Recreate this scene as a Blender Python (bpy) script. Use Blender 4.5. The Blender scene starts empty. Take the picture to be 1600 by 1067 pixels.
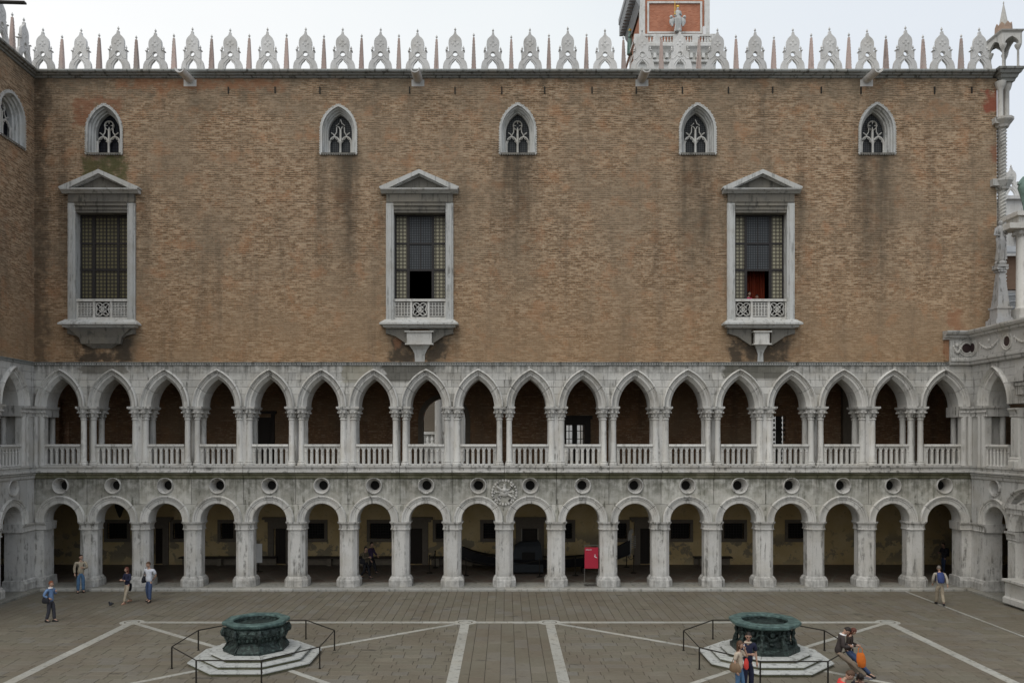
import bpy, bmesh, math, random
from mathutils import Vector, Matrix
from mathutils.geometry import tessellate_polygon
R = math.radians
random.seed(7)
sc = bpy.context.scene
C = sc.collection

# ------------------------------------------------------------------ camera, sky, sun, exposure
F_PX, CAM_H, CAM_Y = 1244.0, 7.52, -39.87     # focal length in 1600-px pixels, eye height, distance to the facade
cam_d = bpy.data.cameras.new('camera')
cam = bpy.data.objects.new('camera', cam_d); C.objects.link(cam)
cam_d.sensor_width = 36.0; cam_d.sensor_fit = 'HORIZONTAL'
cam_d.lens = F_PX / 1600 * 36
cam_d.shift_x = 10 / 1600; cam_d.shift_y = 151.5 / 1600
cam_d.clip_start = 0.1; cam_d.clip_end = 2000
cam.location = (0, CAM_Y, CAM_H); cam.rotation_euler = (R(90), 0, 0)
sc.camera = cam
vs = sc.view_settings
vs.view_transform = 'Standard'; vs.look = 'None'; vs.gamma = 1; vs.exposure = 0.12
vs.use_curve_mapping = False
SUN_EL, SUN_AZ = 58, 205
world = bpy.data.worlds.new('World'); sc.world = world; world.use_nodes = True
wn = world.node_tree; wn.nodes.clear()
def wnode(t): return wn.nodes.new(t)
sky = wnode('ShaderNodeTexSky'); sky.sky_type = 'NISHITA'; sky.sun_disc = False
sky.sun_elevation = R(SUN_EL); sky.sun_rotation = R(SUN_AZ); sky.dust_density = 3
tc = wnode('ShaderNodeTexCoord')
sx = wnode('ShaderNodeSeparateXYZ'); wn.links.new(tc.outputs['Generated'], sx.inputs[0])
mr = wnode('ShaderNodeMapRange'); mr.inputs[1].default_value = -0.55; mr.inputs[2].default_value = 0.6
wn.links.new(sx.outputs[0], mr.inputs[0])
nz = wnode('ShaderNodeTexNoise'); nz.inputs['Scale'].default_value = 2.2; nz.inputs['Detail'].default_value = 4
nm = wnode('ShaderNodeVectorMath'); nm.operation = 'MULTIPLY'; nm.inputs[1].default_value = (1, 1, 2.5)
wn.links.new(tc.outputs['Generated'], nm.inputs[0]); wn.links.new(nm.outputs[0], nz.inputs['Vector'])
ad = wnode('ShaderNodeMath'); ad.operation = 'MULTIPLY_ADD'; ad.inputs[1].default_value = 0.5; ad.inputs[2].default_value = -0.25
wn.links.new(nz.outputs['Fac'], ad.inputs[0])
ad2 = wnode('ShaderNodeMath'); ad2.operation = 'ADD'
wn.links.new(ad.outputs[0], ad2.inputs[0]); wn.links.new(mr.outputs[0], ad2.inputs[1])
cr = wnode('ShaderNodeValToRGB'); wn.links.new(ad2.outputs[0], cr.inputs[0])
e = cr.color_ramp.elements
e[0].position = 0.0; e[0].color = (0.97, 0.97, 0.965, 1)
e[1].position = 1.0; e[1].color = (0.69, 0.74, 0.82, 1)
m_ = e.new(0.55); m_.color = (0.82, 0.86, 0.88, 1)
sc_ = wnode('ShaderNodeVectorMath'); sc_.operation = 'SCALE'; sc_.inputs['Scale'].default_value = 10.1
wn.links.new(cr.outputs[0], sc_.inputs[0])
mx = wnode('ShaderNodeMix'); mx.data_type = 'RGBA'; mx.inputs[0].default_value = 0.95
wn.links.new(sky.outputs[0], mx.inputs[6]); wn.links.new(sc_.outputs[0], mx.inputs[7])
bg = wnode('ShaderNodeBackground'); bg.inputs[1].default_value = 0.1
wn.links.new(mx.outputs[2], bg.inputs[0])
wo = wnode('ShaderNodeOutputWorld'); wn.links.new(bg.outputs[0], wo.inputs[0])
sun_d = bpy.data.lights.new('sun', 'SUN'); sun_d.energy = 1.0; sun_d.angle = R(38); sun_d.color = (1, 0.96, 0.9)
sun = bpy.data.objects.new('sun', sun_d); C.objects.link(sun)
az = R(SUN_AZ)
sdir = Vector((math.sin(az) * math.cos(R(SUN_EL)), math.cos(az) * math.cos(R(SUN_EL)), math.sin(R(SUN_EL))))
sun.rotation_euler = sdir.to_track_quat('Z', 'Y').to_euler(); sun.location = (0, -20, 60)
sc.render.engine = 'CYCLES'
sc.cycles.max_bounces = 6; sc.cycles.diffuse_bounces = 4; sc.cycles.glossy_bounces = 2
sc.cycles.transmission_bounces = 2; sc.cycles.caustics_reflective = False; sc.cycles.caustics_refractive = False

def at(px, py, y):                      # point of the photograph (1600 px wide) on the vertical plane at depth y -> (X, Z)
    d = y - CAM_Y
    return ((px - 790) * d / F_PX, CAM_H + (685 - py) * d / F_PX)
def gnd(px, py, z=0.0):                 # point of the photograph on the horizontal plane z -> (X, y)
    d = (CAM_H - z) * F_PX / (py - 685)
    return ((px - 790) * d / F_PX, d + CAM_Y)

# ------------------------------------------------------------------ materials
class NT:
    def __init__(s, name):
        s.m = bpy.data.materials.new(name); s.m.use_nodes = True
        s.t = s.m.node_tree; s.t.nodes.clear()
        s.out = s.n('ShaderNodeOutputMaterial'); s.b = s.n('ShaderNodeBsdfPrincipled')
        s.t.links.new(s.b.outputs[0], s.out.inputs[0])
        s.geo = s.n('ShaderNodeNewGeometry'); s.P = s.geo.outputs['Position']
        q = s.n('ShaderNodeSeparateXYZ'); s.t.links.new(s.P, q.inputs[0]); s.x, s.y, s.z = q.outputs
    def n(s, t): return s.t.nodes.new(t)
    def set(s, sock, v):
        if isinstance(v, bpy.types.NodeSocket): s.t.links.new(v, sock)
        elif isinstance(v, (tuple, list)) and len(v) == 3 and sock.type == 'RGBA': sock.default_value = (*v, 1)
        else: sock.default_value = v
    def math(s, op, a, b=0.0, c=0.0, clamp=False):
        q = s.n('ShaderNodeMath'); q.operation = op; q.use_clamp = clamp
        s.set(q.inputs[0], a); s.set(q.inputs[1], b); s.set(q.inputs[2], c); return q.outputs[0]
    def add(s, a, b): return s.math('ADD', a, b)
    def mul(s, a, b): return s.math('MULTIPLY', a, b)
    def mix(s, f, a, b, mode='MIX'):
        q = s.n('ShaderNodeMix'); q.data_type = 'RGBA'; q.blend_type = mode
        s.set(q.inputs[0], f); s.set(q.inputs[6], a); s.set(q.inputs[7], b); return q.outputs[2]
    def vec(s, x, y, z):
        q = s.n('ShaderNodeCombineXYZ'); s.set(q.inputs[0], x); s.set(q.inputs[1], y); s.set(q.inputs[2], z); return q.outputs[0]
    def vmul(s, v, k):
        q = s.n('ShaderNodeVectorMath'); q.operation = 'MULTIPLY'; s.set(q.inputs[0], v); q.inputs[1].default_value = k; return q.outputs[0]
    def noise(s, v, scale, detail=3, rough=0.55):
        q = s.n('ShaderNodeTexNoise'); s.set(q.inputs['Vector'], v); q.inputs['Scale'].default_value = scale
        q.inputs['Detail'].default_value = detail; q.inputs['Roughness'].default_value = rough; return q.outputs['Fac']
    def sm(s, v, a, b):                 # smoothstep 0..1 from a to b
        q = s.n('ShaderNodeMapRange'); q.interpolation_type = 'SMOOTHSTEP'
        s.set(q.inputs[0], v); q.inputs[1].default_value = a; q.inputs[2].default_value = b; return q.outputs[0]
    def band(s, v, a, b, soft):
        return s.mul(s.sm(v, a - soft, a + soft), s.sm(v, b + soft, b - soft))
    def bump(s, h, strength=0.4, dist=0.02):
        q = s.n('ShaderNodeBump'); q.inputs['Strength'].default_value = strength; q.inputs['Distance'].default_value = dist
        s.set(q.inputs['Height'], h); s.t.links.new(q.outputs[0], s.b.inputs['Normal'])
    def rnd(s):
        q = s.n('ShaderNodeObjectInfo'); return q.outputs['Random']
    def fin(s, col, rough=0.8, metal=0.0, spec=0.3):
        s.set(s.b.inputs['Base Color'], col); s.set(s.b.inputs['Roughness'], rough); s.b.inputs['Metallic'].default_value = metal
        s.b.inputs['Specular IOR Level'].default_value = spec; return s.m
M = {}
def flat(name, col, rough=0.7, metal=0.0, var=0.25, scale=6, spec=0.3):
    t = NT(name); n = t.noise(t.P, scale, 4)
    c = t.mix(n, tuple(k * (1 - var) for k in col), tuple(min(1, k * (1 + var)) for k in col))
    t.bump(n, 0.15, 0.01); M[name] = t.fin(c, rough, metal, spec); return M[name]

def stone(name, base, dirt=0.5, dirtcol=(0.07, 0.068, 0.058), green=0.0, zone=None, tint=(0.34, 0.30, 0.23), tintf=0.35, pv=0.10, patches=()):
    t = NT(name)
    r = t.rnd()
    big = t.noise(t.P, 0.9, 4); fine = t.noise(t.P, 14, 5, 0.7); mid = t.noise(t.P, 3.2, 4, 0.6)
    st = t.noise(t.vmul(t.P, (5.5, 5.5, 0.55)), 1.0, 5, 0.65)
    c = t.mix(t.mul(t.sm(big, 0.42, 0.72), tintf), base, tint)
    c = t.mix(t.mul(t.sm(fine, 0.35, 0.75), 0.22), c, tuple(k * 0.62 for k in base))
    d = t.mul(t.sm(st, 0.50, 0.64), t.sm(mid, 0.36, 0.58))
    if zone:                            # weather-stain zones (z0, z1, soft, gain)
        for (a, b, so, g) in zone:
            zz = t.band(t.z, a, b, so)
            d = t.math('MAXIMUM', d, t.mul(zz, t.mul(t.sm(t.add(t.mul(st, .6), t.mul(mid, .5)), 0.40, 0.66), g)))
    c = t.mix(t.math('MULTIPLY', d, dirt, clamp=True), c, dirtcol)
    spots = t.sm(t.noise(t.vmul(t.P, (1, 1, .45)), 8.5, 6, 0.8), 0.57, 0.66)
    c = t.mix(t.mul(spots, 0.50 * dirt), c, (0.05, 0.048, 0.04))
    if green:
        g = t.sm(t.noise(t.P, 1.6, 4), 0.38, 0.6)
        c = t.mix(t.mul(g, green), c, (0.085, 0.085, 0.045))
    for (x0, x1, za, zb, cc, g) in patches:
        jx = t.add(t.x, t.mul(t.math('SUBTRACT', mid, .5), 1.0)); q = t.mul(t.band(jx, x0, x1, .08), t.band(t.z, za, zb, .08))
        c = t.mix(t.mul(q, g), c, cc)
    k = t.math('MULTIPLY_ADD', r, 2 * pv, 1 - pv)
    c = t.mix(1.0, c, t.vec(k, k, k), 'MULTIPLY')
    t.bump(t.add(t.mul(fine, .6), mid), 0.35, 0.02)
    M[name] = t.fin(c, 0.75); return M[name]

WHITE = (0.50, 0.49, 0.465)
stone('marble', WHITE, 0.8)
stone('marble_clean', (0.56, 0.55, 0.52), 0.38, pv=0.13)
stone('marble_spandrel', (0.47, 0.46, 0.42), 0.85, zone=[(4.75, 6.2, 0.7, 1.0)], green=0.22, pv=0.17, dirtcol=(0.10, 0.10, 0.08))
stone('marble_ashlar', (0.50, 0.49, 0.46), 0.8, zone=[(10.75, 11.6, 0.35, 0.9)], pv=0.18, patches=[(-6.1, -3.5, 10.35, 11.3, (0.085, 0.08, 0.065), .85), (10.9, 14.1, 10.5, 11.3, (0.10, 0.095, 0.075), .85), (-21.3, -19.0, 10.75, 11.3, (0.13, 0.12, 0.10), .8), (-8.2, -6.6, 10.3, 11.3, (0.27, 0.25, 0.19), .7)])
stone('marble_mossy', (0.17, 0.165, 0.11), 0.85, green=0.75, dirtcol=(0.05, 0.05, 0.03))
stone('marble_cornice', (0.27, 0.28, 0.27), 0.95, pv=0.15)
stone('marble_pier', (0.57, 0.56, 0.535), 0.7, zone=[(0.0, 0.75, 0.25, 0.7), (2.6, 3.6, 0.4, 0.5)], pv=0.08)
stone('merlon_stone', (0.66, 0.655, 0.64), 0.22, pv=0.14)
stone('obelisk_stone', (0.47, 0.36, 0.32), 0.4, pv=0.22, tint=(0.42, 0.40, 0.37), tintf=0.7)
stone('window_stone', (0.52, 0.525, 0.51), 0.55)
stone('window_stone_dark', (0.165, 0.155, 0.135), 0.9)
stone('wing_stone', (0.50, 0.495, 0.475), 0.6)
stone('step_stone', (0.46, 0.47, 0.455), 0.6, tint=(0.40, 0.42, 0.36), tintf=.3)
stone('step_riser', (0.14, 0.14, 0.08), 0.9, green=0.5)  # riser stone, darker and greener than the treads
stone('kerb', (0.36, 0.355, 0.33), 0.6, pv=0.14)
stone('platform_stone', (0.24, 0.235, 0.21), 0.7, pv=0.14)
stone('band_stone', (0.37, 0.365, 0.33), 0.5, pv=0.12)
stone('statue_stone', (0.36, 0.36, 0.36), 0.85)
stone('tower_stone', (0.66, 0.66, 0.64), 0.25)  # tower frames made paler, distance haze is put into the colour
stone('far_stone', (0.78, 0.78, 0.76), 0.15)
flat('statue_grey', (0.52, 0.53, 0.52), 0.7, var=.35, scale=3)  # lightened along with the tower, haze included in the grey

def brick(name, z0=None, wins=(), sills=(), redpatch=(), k=1.0, bw=0.27, bh=0.104, cols=None, rot=False):
    t = NT(name)
    u = t.add(t.x, t.y)
    wob = t.mul(t.math('SUBTRACT', t.noise(t.P, 0.5, 2), 0.5), 0.03)
    bt = t.n('ShaderNodeTexBrick')
    c1, c2, mo = cols or ((0.26, 0.162, 0.092), (0.44, 0.305, 0.195), (0.42, 0.325, 0.225))
    t.set(bt.inputs['Vector'], t.vec(u, t.add(t.z, wob), 0.0))
    t.set(bt.inputs['Color1'], tuple(q * k for q in c1)); t.set(bt.inputs['Color2'], tuple(q * k for q in c2))
    t.set(bt.inputs['Mortar'], tuple(q * k for q in mo))
    bt.inputs['Scale'].default_value = 1; bt.inputs['Mortar Size'].default_value = 0.014; bt.inputs['Mortar Smooth'].default_value = 0.3
    bt.inputs['Brick Width'].default_value = bw; bt.inputs['Row Height'].default_value = bh
    col, fac = bt.outputs['Color'], bt.outputs['Fac']
    # course by course: lengths of open, dark joint and lengths of pale repointing; single dark or pale bricks
    zr = t.mul(t.add(t.z, wob), 1 / bh); row = t.math('FLOOR', zr); fr_ = t.math('FRACT', zr)
    cell = t.noise(t.vec(t.mul(u, 1.9), t.mul(row, 7.31), 0.0), 1.0, 3, 0.7)
    one = t.noise(t.vec(t.mul(u, 4.2), t.mul(row, 3.77), 9.0), 1.0, 2, 0.6)
    joint = t.sm(t.math('ABSOLUTE', t.math('SUBTRACT', fr_, 0.10)), 0.30, 0.14)
    col = t.mix(t.mul(t.mul(joint, t.sm(cell, 0.46, 0.57)), 0.95), col, (0.045 * k, 0.030 * k, 0.020 * k))
    col = t.mix(t.mul(t.mul(joint, t.sm(cell, 0.48, 0.38)), 0.85), col, (0.66 * k, 0.54 * k, 0.40 * k))
    col = t.mix(t.mul(t.sm(one, 0.56, 0.68), 0.45), col, (0.12 * k, 0.075 * k, 0.045 * k))
    col = t.mix(t.mul(t.sm(one, 0.44, 0.32), 0.35), col, (0.56 * k, 0.42 * k, 0.28 * k))
    big = t.noise(t.vmul(t.P, (1, 1, 1.3)), 0.22, 4, 0.6)
    mid = t.noise(t.P, 0.9, 5, 0.65)
    col = t.mix(t.mul(t.sm(big, 0.40, 0.62), 0.55), col, (0.27 * k, 0.212 * k, 0.148 * k))
    col = t.mix(t.mul(t.sm(mid, 0.51, 0.67), 0.44), col, (0.42 * k, 0.215 * k, 0.11 * k))
    low = t.sm(t.add(t.z, t.mul(mid, 3.0)), 19.0, 12.5)
    col = t.mix(t.mul(low, 0.34), col, (0.40 * k, 0.245 * k, 0.125 * k))
    st = t.noise(t.vmul(t.P, (1.1, 1.1, 0.10)), 1.0, 5, 0.62)
    col = t.mix(t.mul(t.sm(st, 0.50, 0.74), 0.38), col, (0.075 * k, 0.062 * k, 0.048 * k))
    top = t.mul(t.sm(t.z, 22.5, 25.5), t.sm(t.noise(t.P, 1.1, 4), 0.40, 0.62))
    col = t.mix(t.mul(top, 0.40), col, (0.11, 0.10, 0.075))
    stain = None
    for (c, w, za, zb, g) in wins:
        q = t.mul(t.band(t.x, c - w, c + w, 0.55), t.mul(t.sm(t.z, za, zb - .3), t.sm(t.z, zb + .5, zb - .1)))
        q = t.mul(q, t.mul(t.sm(t.add(t.mul(st, .7), t.mul(mid, .3)), 0.34, 0.58), g))
        stain = q if stain is None else t.math('MAXIMUM', stain, q)
    if stain is not None: col = t.mix(stain, col, (0.052, 0.048, 0.038))
    for (x0, x1, za, zb, cc, g) in redpatch:
        jx = t.add(t.x, t.mul(t.math('SUBTRACT', mid, .5), 2.2)); jz = t.add(t.z, t.mul(t.math('SUBTRACT', t.noise(t.P, 1.6, 5, .7), .5), 1.6))
        q = t.mul(t.band(jx, x0, x1, 0.15), t.band(jz, za, zb, 0.12))
        q = t.mul(q, t.sm(t.noise(t.P, 1.8, 4), 0.30, 0.52))
        col = t.mix(t.mul(q, g), col, cc)
    h = t.add(t.mul(fac, -1.0), t.mul(t.sm(cell, .5, .8), -1.2))
    t.bump(h, 0.8, 0.03)
    M[name] = t.fin(col, 0.9, spec=0.15); return M[name]

GW = [at(p, 0, 0)[0] for p in (163, 529, 809, 1090, 1370)]
BW = [at(p, 0, 0)[0] for p in (160, 656, 1188)]
stains = [(g, 0.95, 12.5, 21.9, 0.68) for g in GW] + [(GW[2], .6, 13, 20.0, 0.5), (GW[1] , .5, 12.5, 19.0, 0.45)]
for b in BW: stains += [(b - 2.0, 0.22, 12, 20.5, 0.7), (b + 2.0, 0.22, 12, 20.5, 0.7), (b, 1.7, 10.8, 12.9, 0.85)]
brick('brick', wins=stains, redpatch=[(b - 1.5, b + 1.5, 11.3, 12.5, (0.055, 0.046, 0.036), .85) for b in BW] + [
    (at(1536, 0, 0)[0], 25.0, 23.9, 24.9, (0.27, 0.085, 0.055), .9), (at(1545, 0, 0)[0], 25, 21.3, 22.1, (0.25, 0.11, 0.07), .7),
    (-19.5, -11.0, 25.0, 25.5, (0.32, 0.14, 0.07), .6), (-21.6, -19.3, 23.2, 24.6, (0.27, 0.11, 0.06), .6),
    (-21.2, -18.9, 18.6, 21.6, (0.085, 0.09, 0.035), .75), (22.0, 22.9, 11.3, 14.0, (0.30, 0.15, 0.085), .7),
    (-5.6, -5.0, 12, 19, (0.28, 0.14, 0.08), .6), (-23.7, -22.9, 11, 25.6, (0.07, 0.055, 0.04), .6)])
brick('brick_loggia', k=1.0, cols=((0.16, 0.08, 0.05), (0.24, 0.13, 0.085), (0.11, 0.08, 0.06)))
t = NT('tower_brick'); bt = t.n('ShaderNodeTexBrick'); t.set(bt.inputs['Vector'], t.vec(t.add(t.x, t.y), t.z, 0.0))
t.set(bt.inputs['Color1'], (0.40, 0.145, 0.08)); t.set(bt.inputs['Color2'], (0.52, 0.22, 0.13)); t.set(bt.inputs['Mortar'], (0.42, 0.24, 0.17))  # brick colours raised to carry the haze of distance
bt.inputs['Scale'].default_value = 1; bt.inputs['Brick Width'].default_value = .5; bt.inputs['Row Height'].default_value = .22; bt.inputs['Mortar Size'].default_value = .02
M['tower_brick'] = t.fin(t.mix(t.mul(t.sm(t.noise(t.P, .5, 4), .45, .65), .3), bt.outputs['Color'], (0.33, 0.15, 0.10)), .9)

t = NT('paver'); isl = t.geo.outputs['Random Per Island']
r = t.math('FRACT', t.add(isl, t.rnd()))
cr2 = t.n('ShaderNodeValToRGB'); t.set(cr2.inputs[0], r); el = cr2.color_ramp.elements
el[0].position = 0; el[0].color = (0.150, 0.135, 0.100, 1); el[1].position = 1; el[1].color = (0.182, 0.162, 0.123, 1)
q = el.new(.35); q.color = (0.155, 0.141, 0.108, 1); q = el.new(.6); q.color = (0.162, 0.141, 0.106, 1); q = el.new(.82); q.color = (0.164, 0.153, 0.13, 1)
c = t.mix(t.mul(t.sm(t.noise(t.P, 0.35, 4), .42, .62), .45), cr2.outputs[0], (0.125, 0.10, 0.072))
c = t.mix(t.mul(t.sm(t.noise(t.P, 9, 5, .7), .5, .7), .35), c, (0.062, 0.056, 0.044))
c = t.mix(t.mul(t.sm(t.noise(t.P, 1.3, 5, .6), .60, .72), .55), c, (0.05, 0.046, 0.036))
c = t.mix(t.mul(t.sm(t.noise(t.vmul(t.P, (.25, .5, 1)), 1.0, 5, .7), .5, .62), .35), c, (0.17, 0.155, 0.12))
wet = t.sm(t.noise(t.vmul(t.P, (.7, 2.2, 1)), 1.0, 3), .64, .70)
c = t.mix(t.mul(wet, .6), c, (0.035, 0.033, 0.028))
t.bump(t.noise(t.P, 25, 3), .3, .01)
M['paver'] = t.fin(c, 0.72)
flat('joint', (0.035, 0.032, 0.026), 0.95)
flat('loggia_floor', (0.14, 0.11, 0.09), 0.5)
flat('loggia_line', (0.17, 0.155, 0.13), 0.6)
t = NT('plaster')
c = t.mix(t.sm(t.noise(t.P, .8, 4), .35, .65), (0.52, 0.385, 0.19), (0.62, 0.49, 0.27))
pe = t.mul(t.sm(t.noise(t.P, 1.4, 5, .6), .50, .54), t.band(t.z, .3, 1.9, .5))
c = t.mix(t.mul(pe, .75), c, (0.20, 0.18, 0.14))
c = t.mix(t.mul(t.sm(t.noise(t.P, 3.2, 5), .55, .75), .5), c, (0.10, 0.075, 0.045))
M['plaster'] = t.fin(c, .9)
flat('ceiling', (0.19, 0.145, 0.09), 0.9)
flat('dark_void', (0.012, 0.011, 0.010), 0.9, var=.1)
flat('door_wood', (0.022, 0.015, 0.010), 0.6)
flat('frame_stone', (0.16, 0.135, 0.105), 0.8)
flat('bench_wood', (0.028, 0.02, 0.015), 0.6)
flat('bench_stone', (0.20, 0.17, 0.13), 0.9, var=.35)
flat('mullion', (0.026, 0.023, 0.023), 0.6)
flat('iron', (0.022, 0.019, 0.015), 0.55, metal=.3)
flat('red_curtain', (0.22, 0.035, 0.012), 0.8, var=.3)
flat('roof_grey', (0.2, 0.2, 0.19), .9)
flat('black_boat', (0.008, 0.008, 0.010), 0.35)
flat('boat_cloth', (0.028, 0.032, 0.036), 0.8)
flat('sign_red', (0.35, 0.018, 0.04), 0.45, var=.06)
flat('sign_white', (0.75, 0.75, 0.75), 0.5, var=.05)
flat('steel', (0.25, 0.24, 0.22), 0.35, metal=.8)
stone('marble_cornice2', (0.33, 0.335, 0.32), 0.9)
flat('gold', (0.75, 0.48, 0.08), 0.35, metal=.4)
flat('terracotta', (0.36, 0.26, 0.20), 0.85)
flat('lead_grey', (0.30, 0.31, 0.32), 0.6)
flat('verdigris_light', (0.16, 0.24, 0.21), 0.6, var=.4)
t = NT('bronze'); n1 = t.noise(t.P, 7, 6, .7)
c = t.mix(t.sm(n1, .42, .68), (0.022, 0.030, 0.028), (0.065, 0.095, 0.086))
v = t.n('ShaderNodeTexVoronoi'); t.set(v.inputs['Vector'], t.P); v.inputs['Scale'].default_value = 9
t.bump(t.add(n1, t.mul(v.outputs['Distance'], .9)), 0.8, .035); M['bronze'] = t.fin(c, .45, .35)
t = NT('bronze_rim'); n1 = t.noise(t.P, 5, 5, .6)
c = t.mix(t.sm(n1, .35, .65), (0.05, 0.085, 0.082), (0.115, 0.18, 0.165)); t.bump(n1, .2, .02); M['bronze_rim'] = t.fin(c, .5, .2)
# leaded glass: bottle-glass roundels held in lead, one colour for clear ones and one for the dark ones
def leaded(name, lit, dark, pitch):
    t = NT(name)
    u = t.math('FRACT', t.mul(t.add(t.x, 200.0), 1 / pitch)); w = t.math('FRACT', t.mul(t.z, 1 / pitch))
    du = t.math('SUBTRACT', u, .5); dw = t.math('SUBTRACT', w, .5)
    rr = t.math('SQRT', t.add(t.mul(du, du), t.mul(dw, dw)))
    disc = t.sm(rr, .42, .34); ring = t.mul(t.sm(rr, .20, .26), disc)
    c = t.mix(disc, dark, lit); c = t.mix(t.mul(t.math('SUBTRACT', disc, ring), .45), c, tuple(k * 1.7 for k in lit))
    c = t.mix(t.mul(t.noise(t.P, 2.5, 3), .6), c, dark)
    t.bump(rr, .4, .01); M[name] = t.fin(c, .5, spec=.15)
leaded('glass_roundels', (0.15, 0.135, 0.075), (0.045, 0.040, 0.033), 0.185)
leaded('glass_roundels_pale', (0.34, 0.32, 0.23), (0.10, 0.09, 0.07), 0.185)
leaded('glass_dark', (0.085, 0.093, 0.10), (0.035, 0.037, 0.04), 0.12)
leaded('glass_gothic', (0.075, 0.078, 0.08), (0.03, 0.032, 0.034), 0.10)
leaded('glass_black', (0.014, 0.016, 0.024), (0.006, 0.006, 0.009), 0.16)
flat('door_glass', (0.72, 0.76, 0.74), 0.2, var=.12)

# ------------------------------------------------------------------ mesh helpers
class MB:
    def __init__(s): s.v = []; s.f = []
    def add(s, vs_, fs_):
        o = len(s.v); s.v += [tuple(p) for p in vs_]; s.f += [tuple(i + o for i in q) for q in fs_]; return s
    def box(s, x0, x1, y0, y1, z0, z1):
        return s.add([(x0, y0, z0), (x1, y0, z0), (x1, y1, z0), (x0, y1, z0), (x0, y0, z1), (x1, y0, z1), (x1, y1, z1), (x0, y1, z1)],
                     [(0, 3, 2, 1), (4, 5, 6, 7), (0, 1, 5, 4), (1, 2, 6, 5), (2, 3, 7, 6), (3, 0, 4, 7)])
    def prism(s, loops, y0, y1):        # outline (+ holes) in the x-z plane, thickness along y
        if not isinstance(loops[0][0], (tuple, list)): loops = [loops]
        L = [[Vector((p[0], p[1], 0)) for p in l] for l in loops]
        flatp = [p for l in L for p in l]; n = len(flatp)
        tri = tessellate_polygon(L)
        vs_ = [(p.x, y0, p.y) for p in flatp] + [(p.x, y1, p.y) for p in flatp]
        fs_ = [t_ for t_ in tri] + [(c + n, b + n, a + n) for a, b, c in tri]
        o = 0
        for l in L:
            k = len(l)
            for i in range(k):
                j = (i + 1) % k; fs_.append((o + i, o + j, o + j + n, o + i + n))
            o += k
        return s.add(vs_, fs_)
    def profx(s, prof, x0, x1):         # outline in the y-z plane, length along x
        L = [Vector((p[0], p[1], 0)) for p in prof]; n = len(L); tri = tessellate_polygon([L])
        vs_ = [(x0, p.x, p.y) for p in L] + [(x1, p.x, p.y) for p in L]
        fs_ = [t_ for t_ in tri] + [(c + n, b + n, a + n) for a, b, c in tri] + [(i, (i + 1) % n, (i + 1) % n + n, i + n) for i in range(n)]
        return s.add(vs_, fs_)
    def loft(s, rings, caps=True, closed=True):
        n = len(rings[0]); vs_ = [p for r_ in rings for p in r_]; fs_ = []
        for k in range(len(rings) - 1):
            for i in range(n if closed else n - 1):
                j = (i + 1) % n; fs_.append((k * n + i, k * n + j, (k + 1) * n + j, (k + 1) * n + i))
        if caps: fs_ += [tuple(range(n))[::-1], tuple(range((len(rings) - 1) * n, len(rings) * n))]
        return s.add(vs_, fs_)
    def stack(s, poly, levels):         # plan polygon (x, y) lofted through [(z, scale_x, scale_y)] about its centre
        cx = sum(p[0] for p in poly) / len(poly); cy = sum(p[1] for p in poly) / len(poly)
        return s.loft([[(cx + (p[0] - cx) * a, cy + (p[1] - cy) * b, z) for p in poly] for z, a, b in levels])
    def lathe(s, prof, seg=10, c=(0, 0, 0), sq=(1, 1), caps=True):
        return s.loft([[(c[0] + r_ * sq[0] * math.cos(2 * math.pi * i / seg), c[1] + r_ * sq[1] * math.sin(2 * math.pi * i / seg), c[2] + z) for i in range(seg)] for r_, z in prof], caps)
    def tube(s, pts, rad, seg=6):
        rings = []
        pts = [Vector(p) for p in pts]
        if not isinstance(rad, (list, tuple)): rad = [rad] * len(pts)
        for i, p in enumerate(pts):
            d = (pts[min(i + 1, len(pts) - 1)] - pts[max(i - 1, 0)]).normalized()
            a = d.cross(Vector((0, 0, 1)) if abs(d.z) < .9 else Vector((1, 0, 0))).normalized(); b = d.cross(a)
            rings.append([tuple(p + (a * math.cos(2 * math.pi * k / seg) + b * math.sin(2 * math.pi * k / seg)) * rad[i]) for k in range(seg)])
        return s.loft(rings)
    def ball(s, c, r_, seg=10, rings=6, f=None):
        vs_ = []; fs_ = []
        rx, ry, rz = r_ if isinstance(r_, (tuple, list)) else (r_, r_, r_)
        pr = [(math.sin(math.pi * (k + .02) / (rings + .04)), math.cos(math.pi * (k + .02) / (rings + .04))) for k in range(rings + 1)]
        R_ = []
        for a, b in pr:
            ring = []
            for i in range(seg):
                p = [a * math.cos(2 * math.pi * i / seg), a * math.sin(2 * math.pi * i / seg), b]
                if f: p = f(p)
                ring.append((c[0] + p[0] * rx, c[1] + p[1] * ry, c[2] + p[2] * rz))
            R_.append(ring)
        return s.loft(R_)
    def mesh(s, name, mat, smooth=False):
        me = bpy.data.meshes.new(name); me.from_pydata(s.v, [], s.f)
        bm_ = bmesh.new(); bm_.from_mesh(me); bmesh.ops.recalc_face_normals(bm_, faces=bm_.faces); bm_.to_mesh(me); bm_.free()
        for m in (mat if isinstance(mat, (list, tuple)) else [mat]): me.materials.append(M[m] if isinstance(m, str) else m)
        if smooth:
            me.shade_smooth(); me.set_sharp_from_angle(angle=R(40))
        return me
def put(name, me, parent=None, loc=(0, 0, 0), rz=0.0, label=None, cat=None, group=None, kind=None, rot=None, scale=None):
    o = bpy.data.objects.new(name, me); C.objects.link(o)
    o.parent = parent; o.location = loc; o.rotation_euler = rot or (0, 0, rz)
    if scale: o.scale = scale
    if label: o['label'] = label
    if cat: o['category'] = cat
    if group: o['group'] = group
    if kind: o['kind'] = kind
    return o
def mk(name, mb, mat, parent=None, smooth=False, **k): return put(name, mb.mesh(name, mat, smooth), parent, **k)
def thing(name, label, cat, loc=(0, 0, 0), rz=0.0, group=None, kind=None): return put(name, None, None, loc, rz, label, cat, group, kind)
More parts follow.
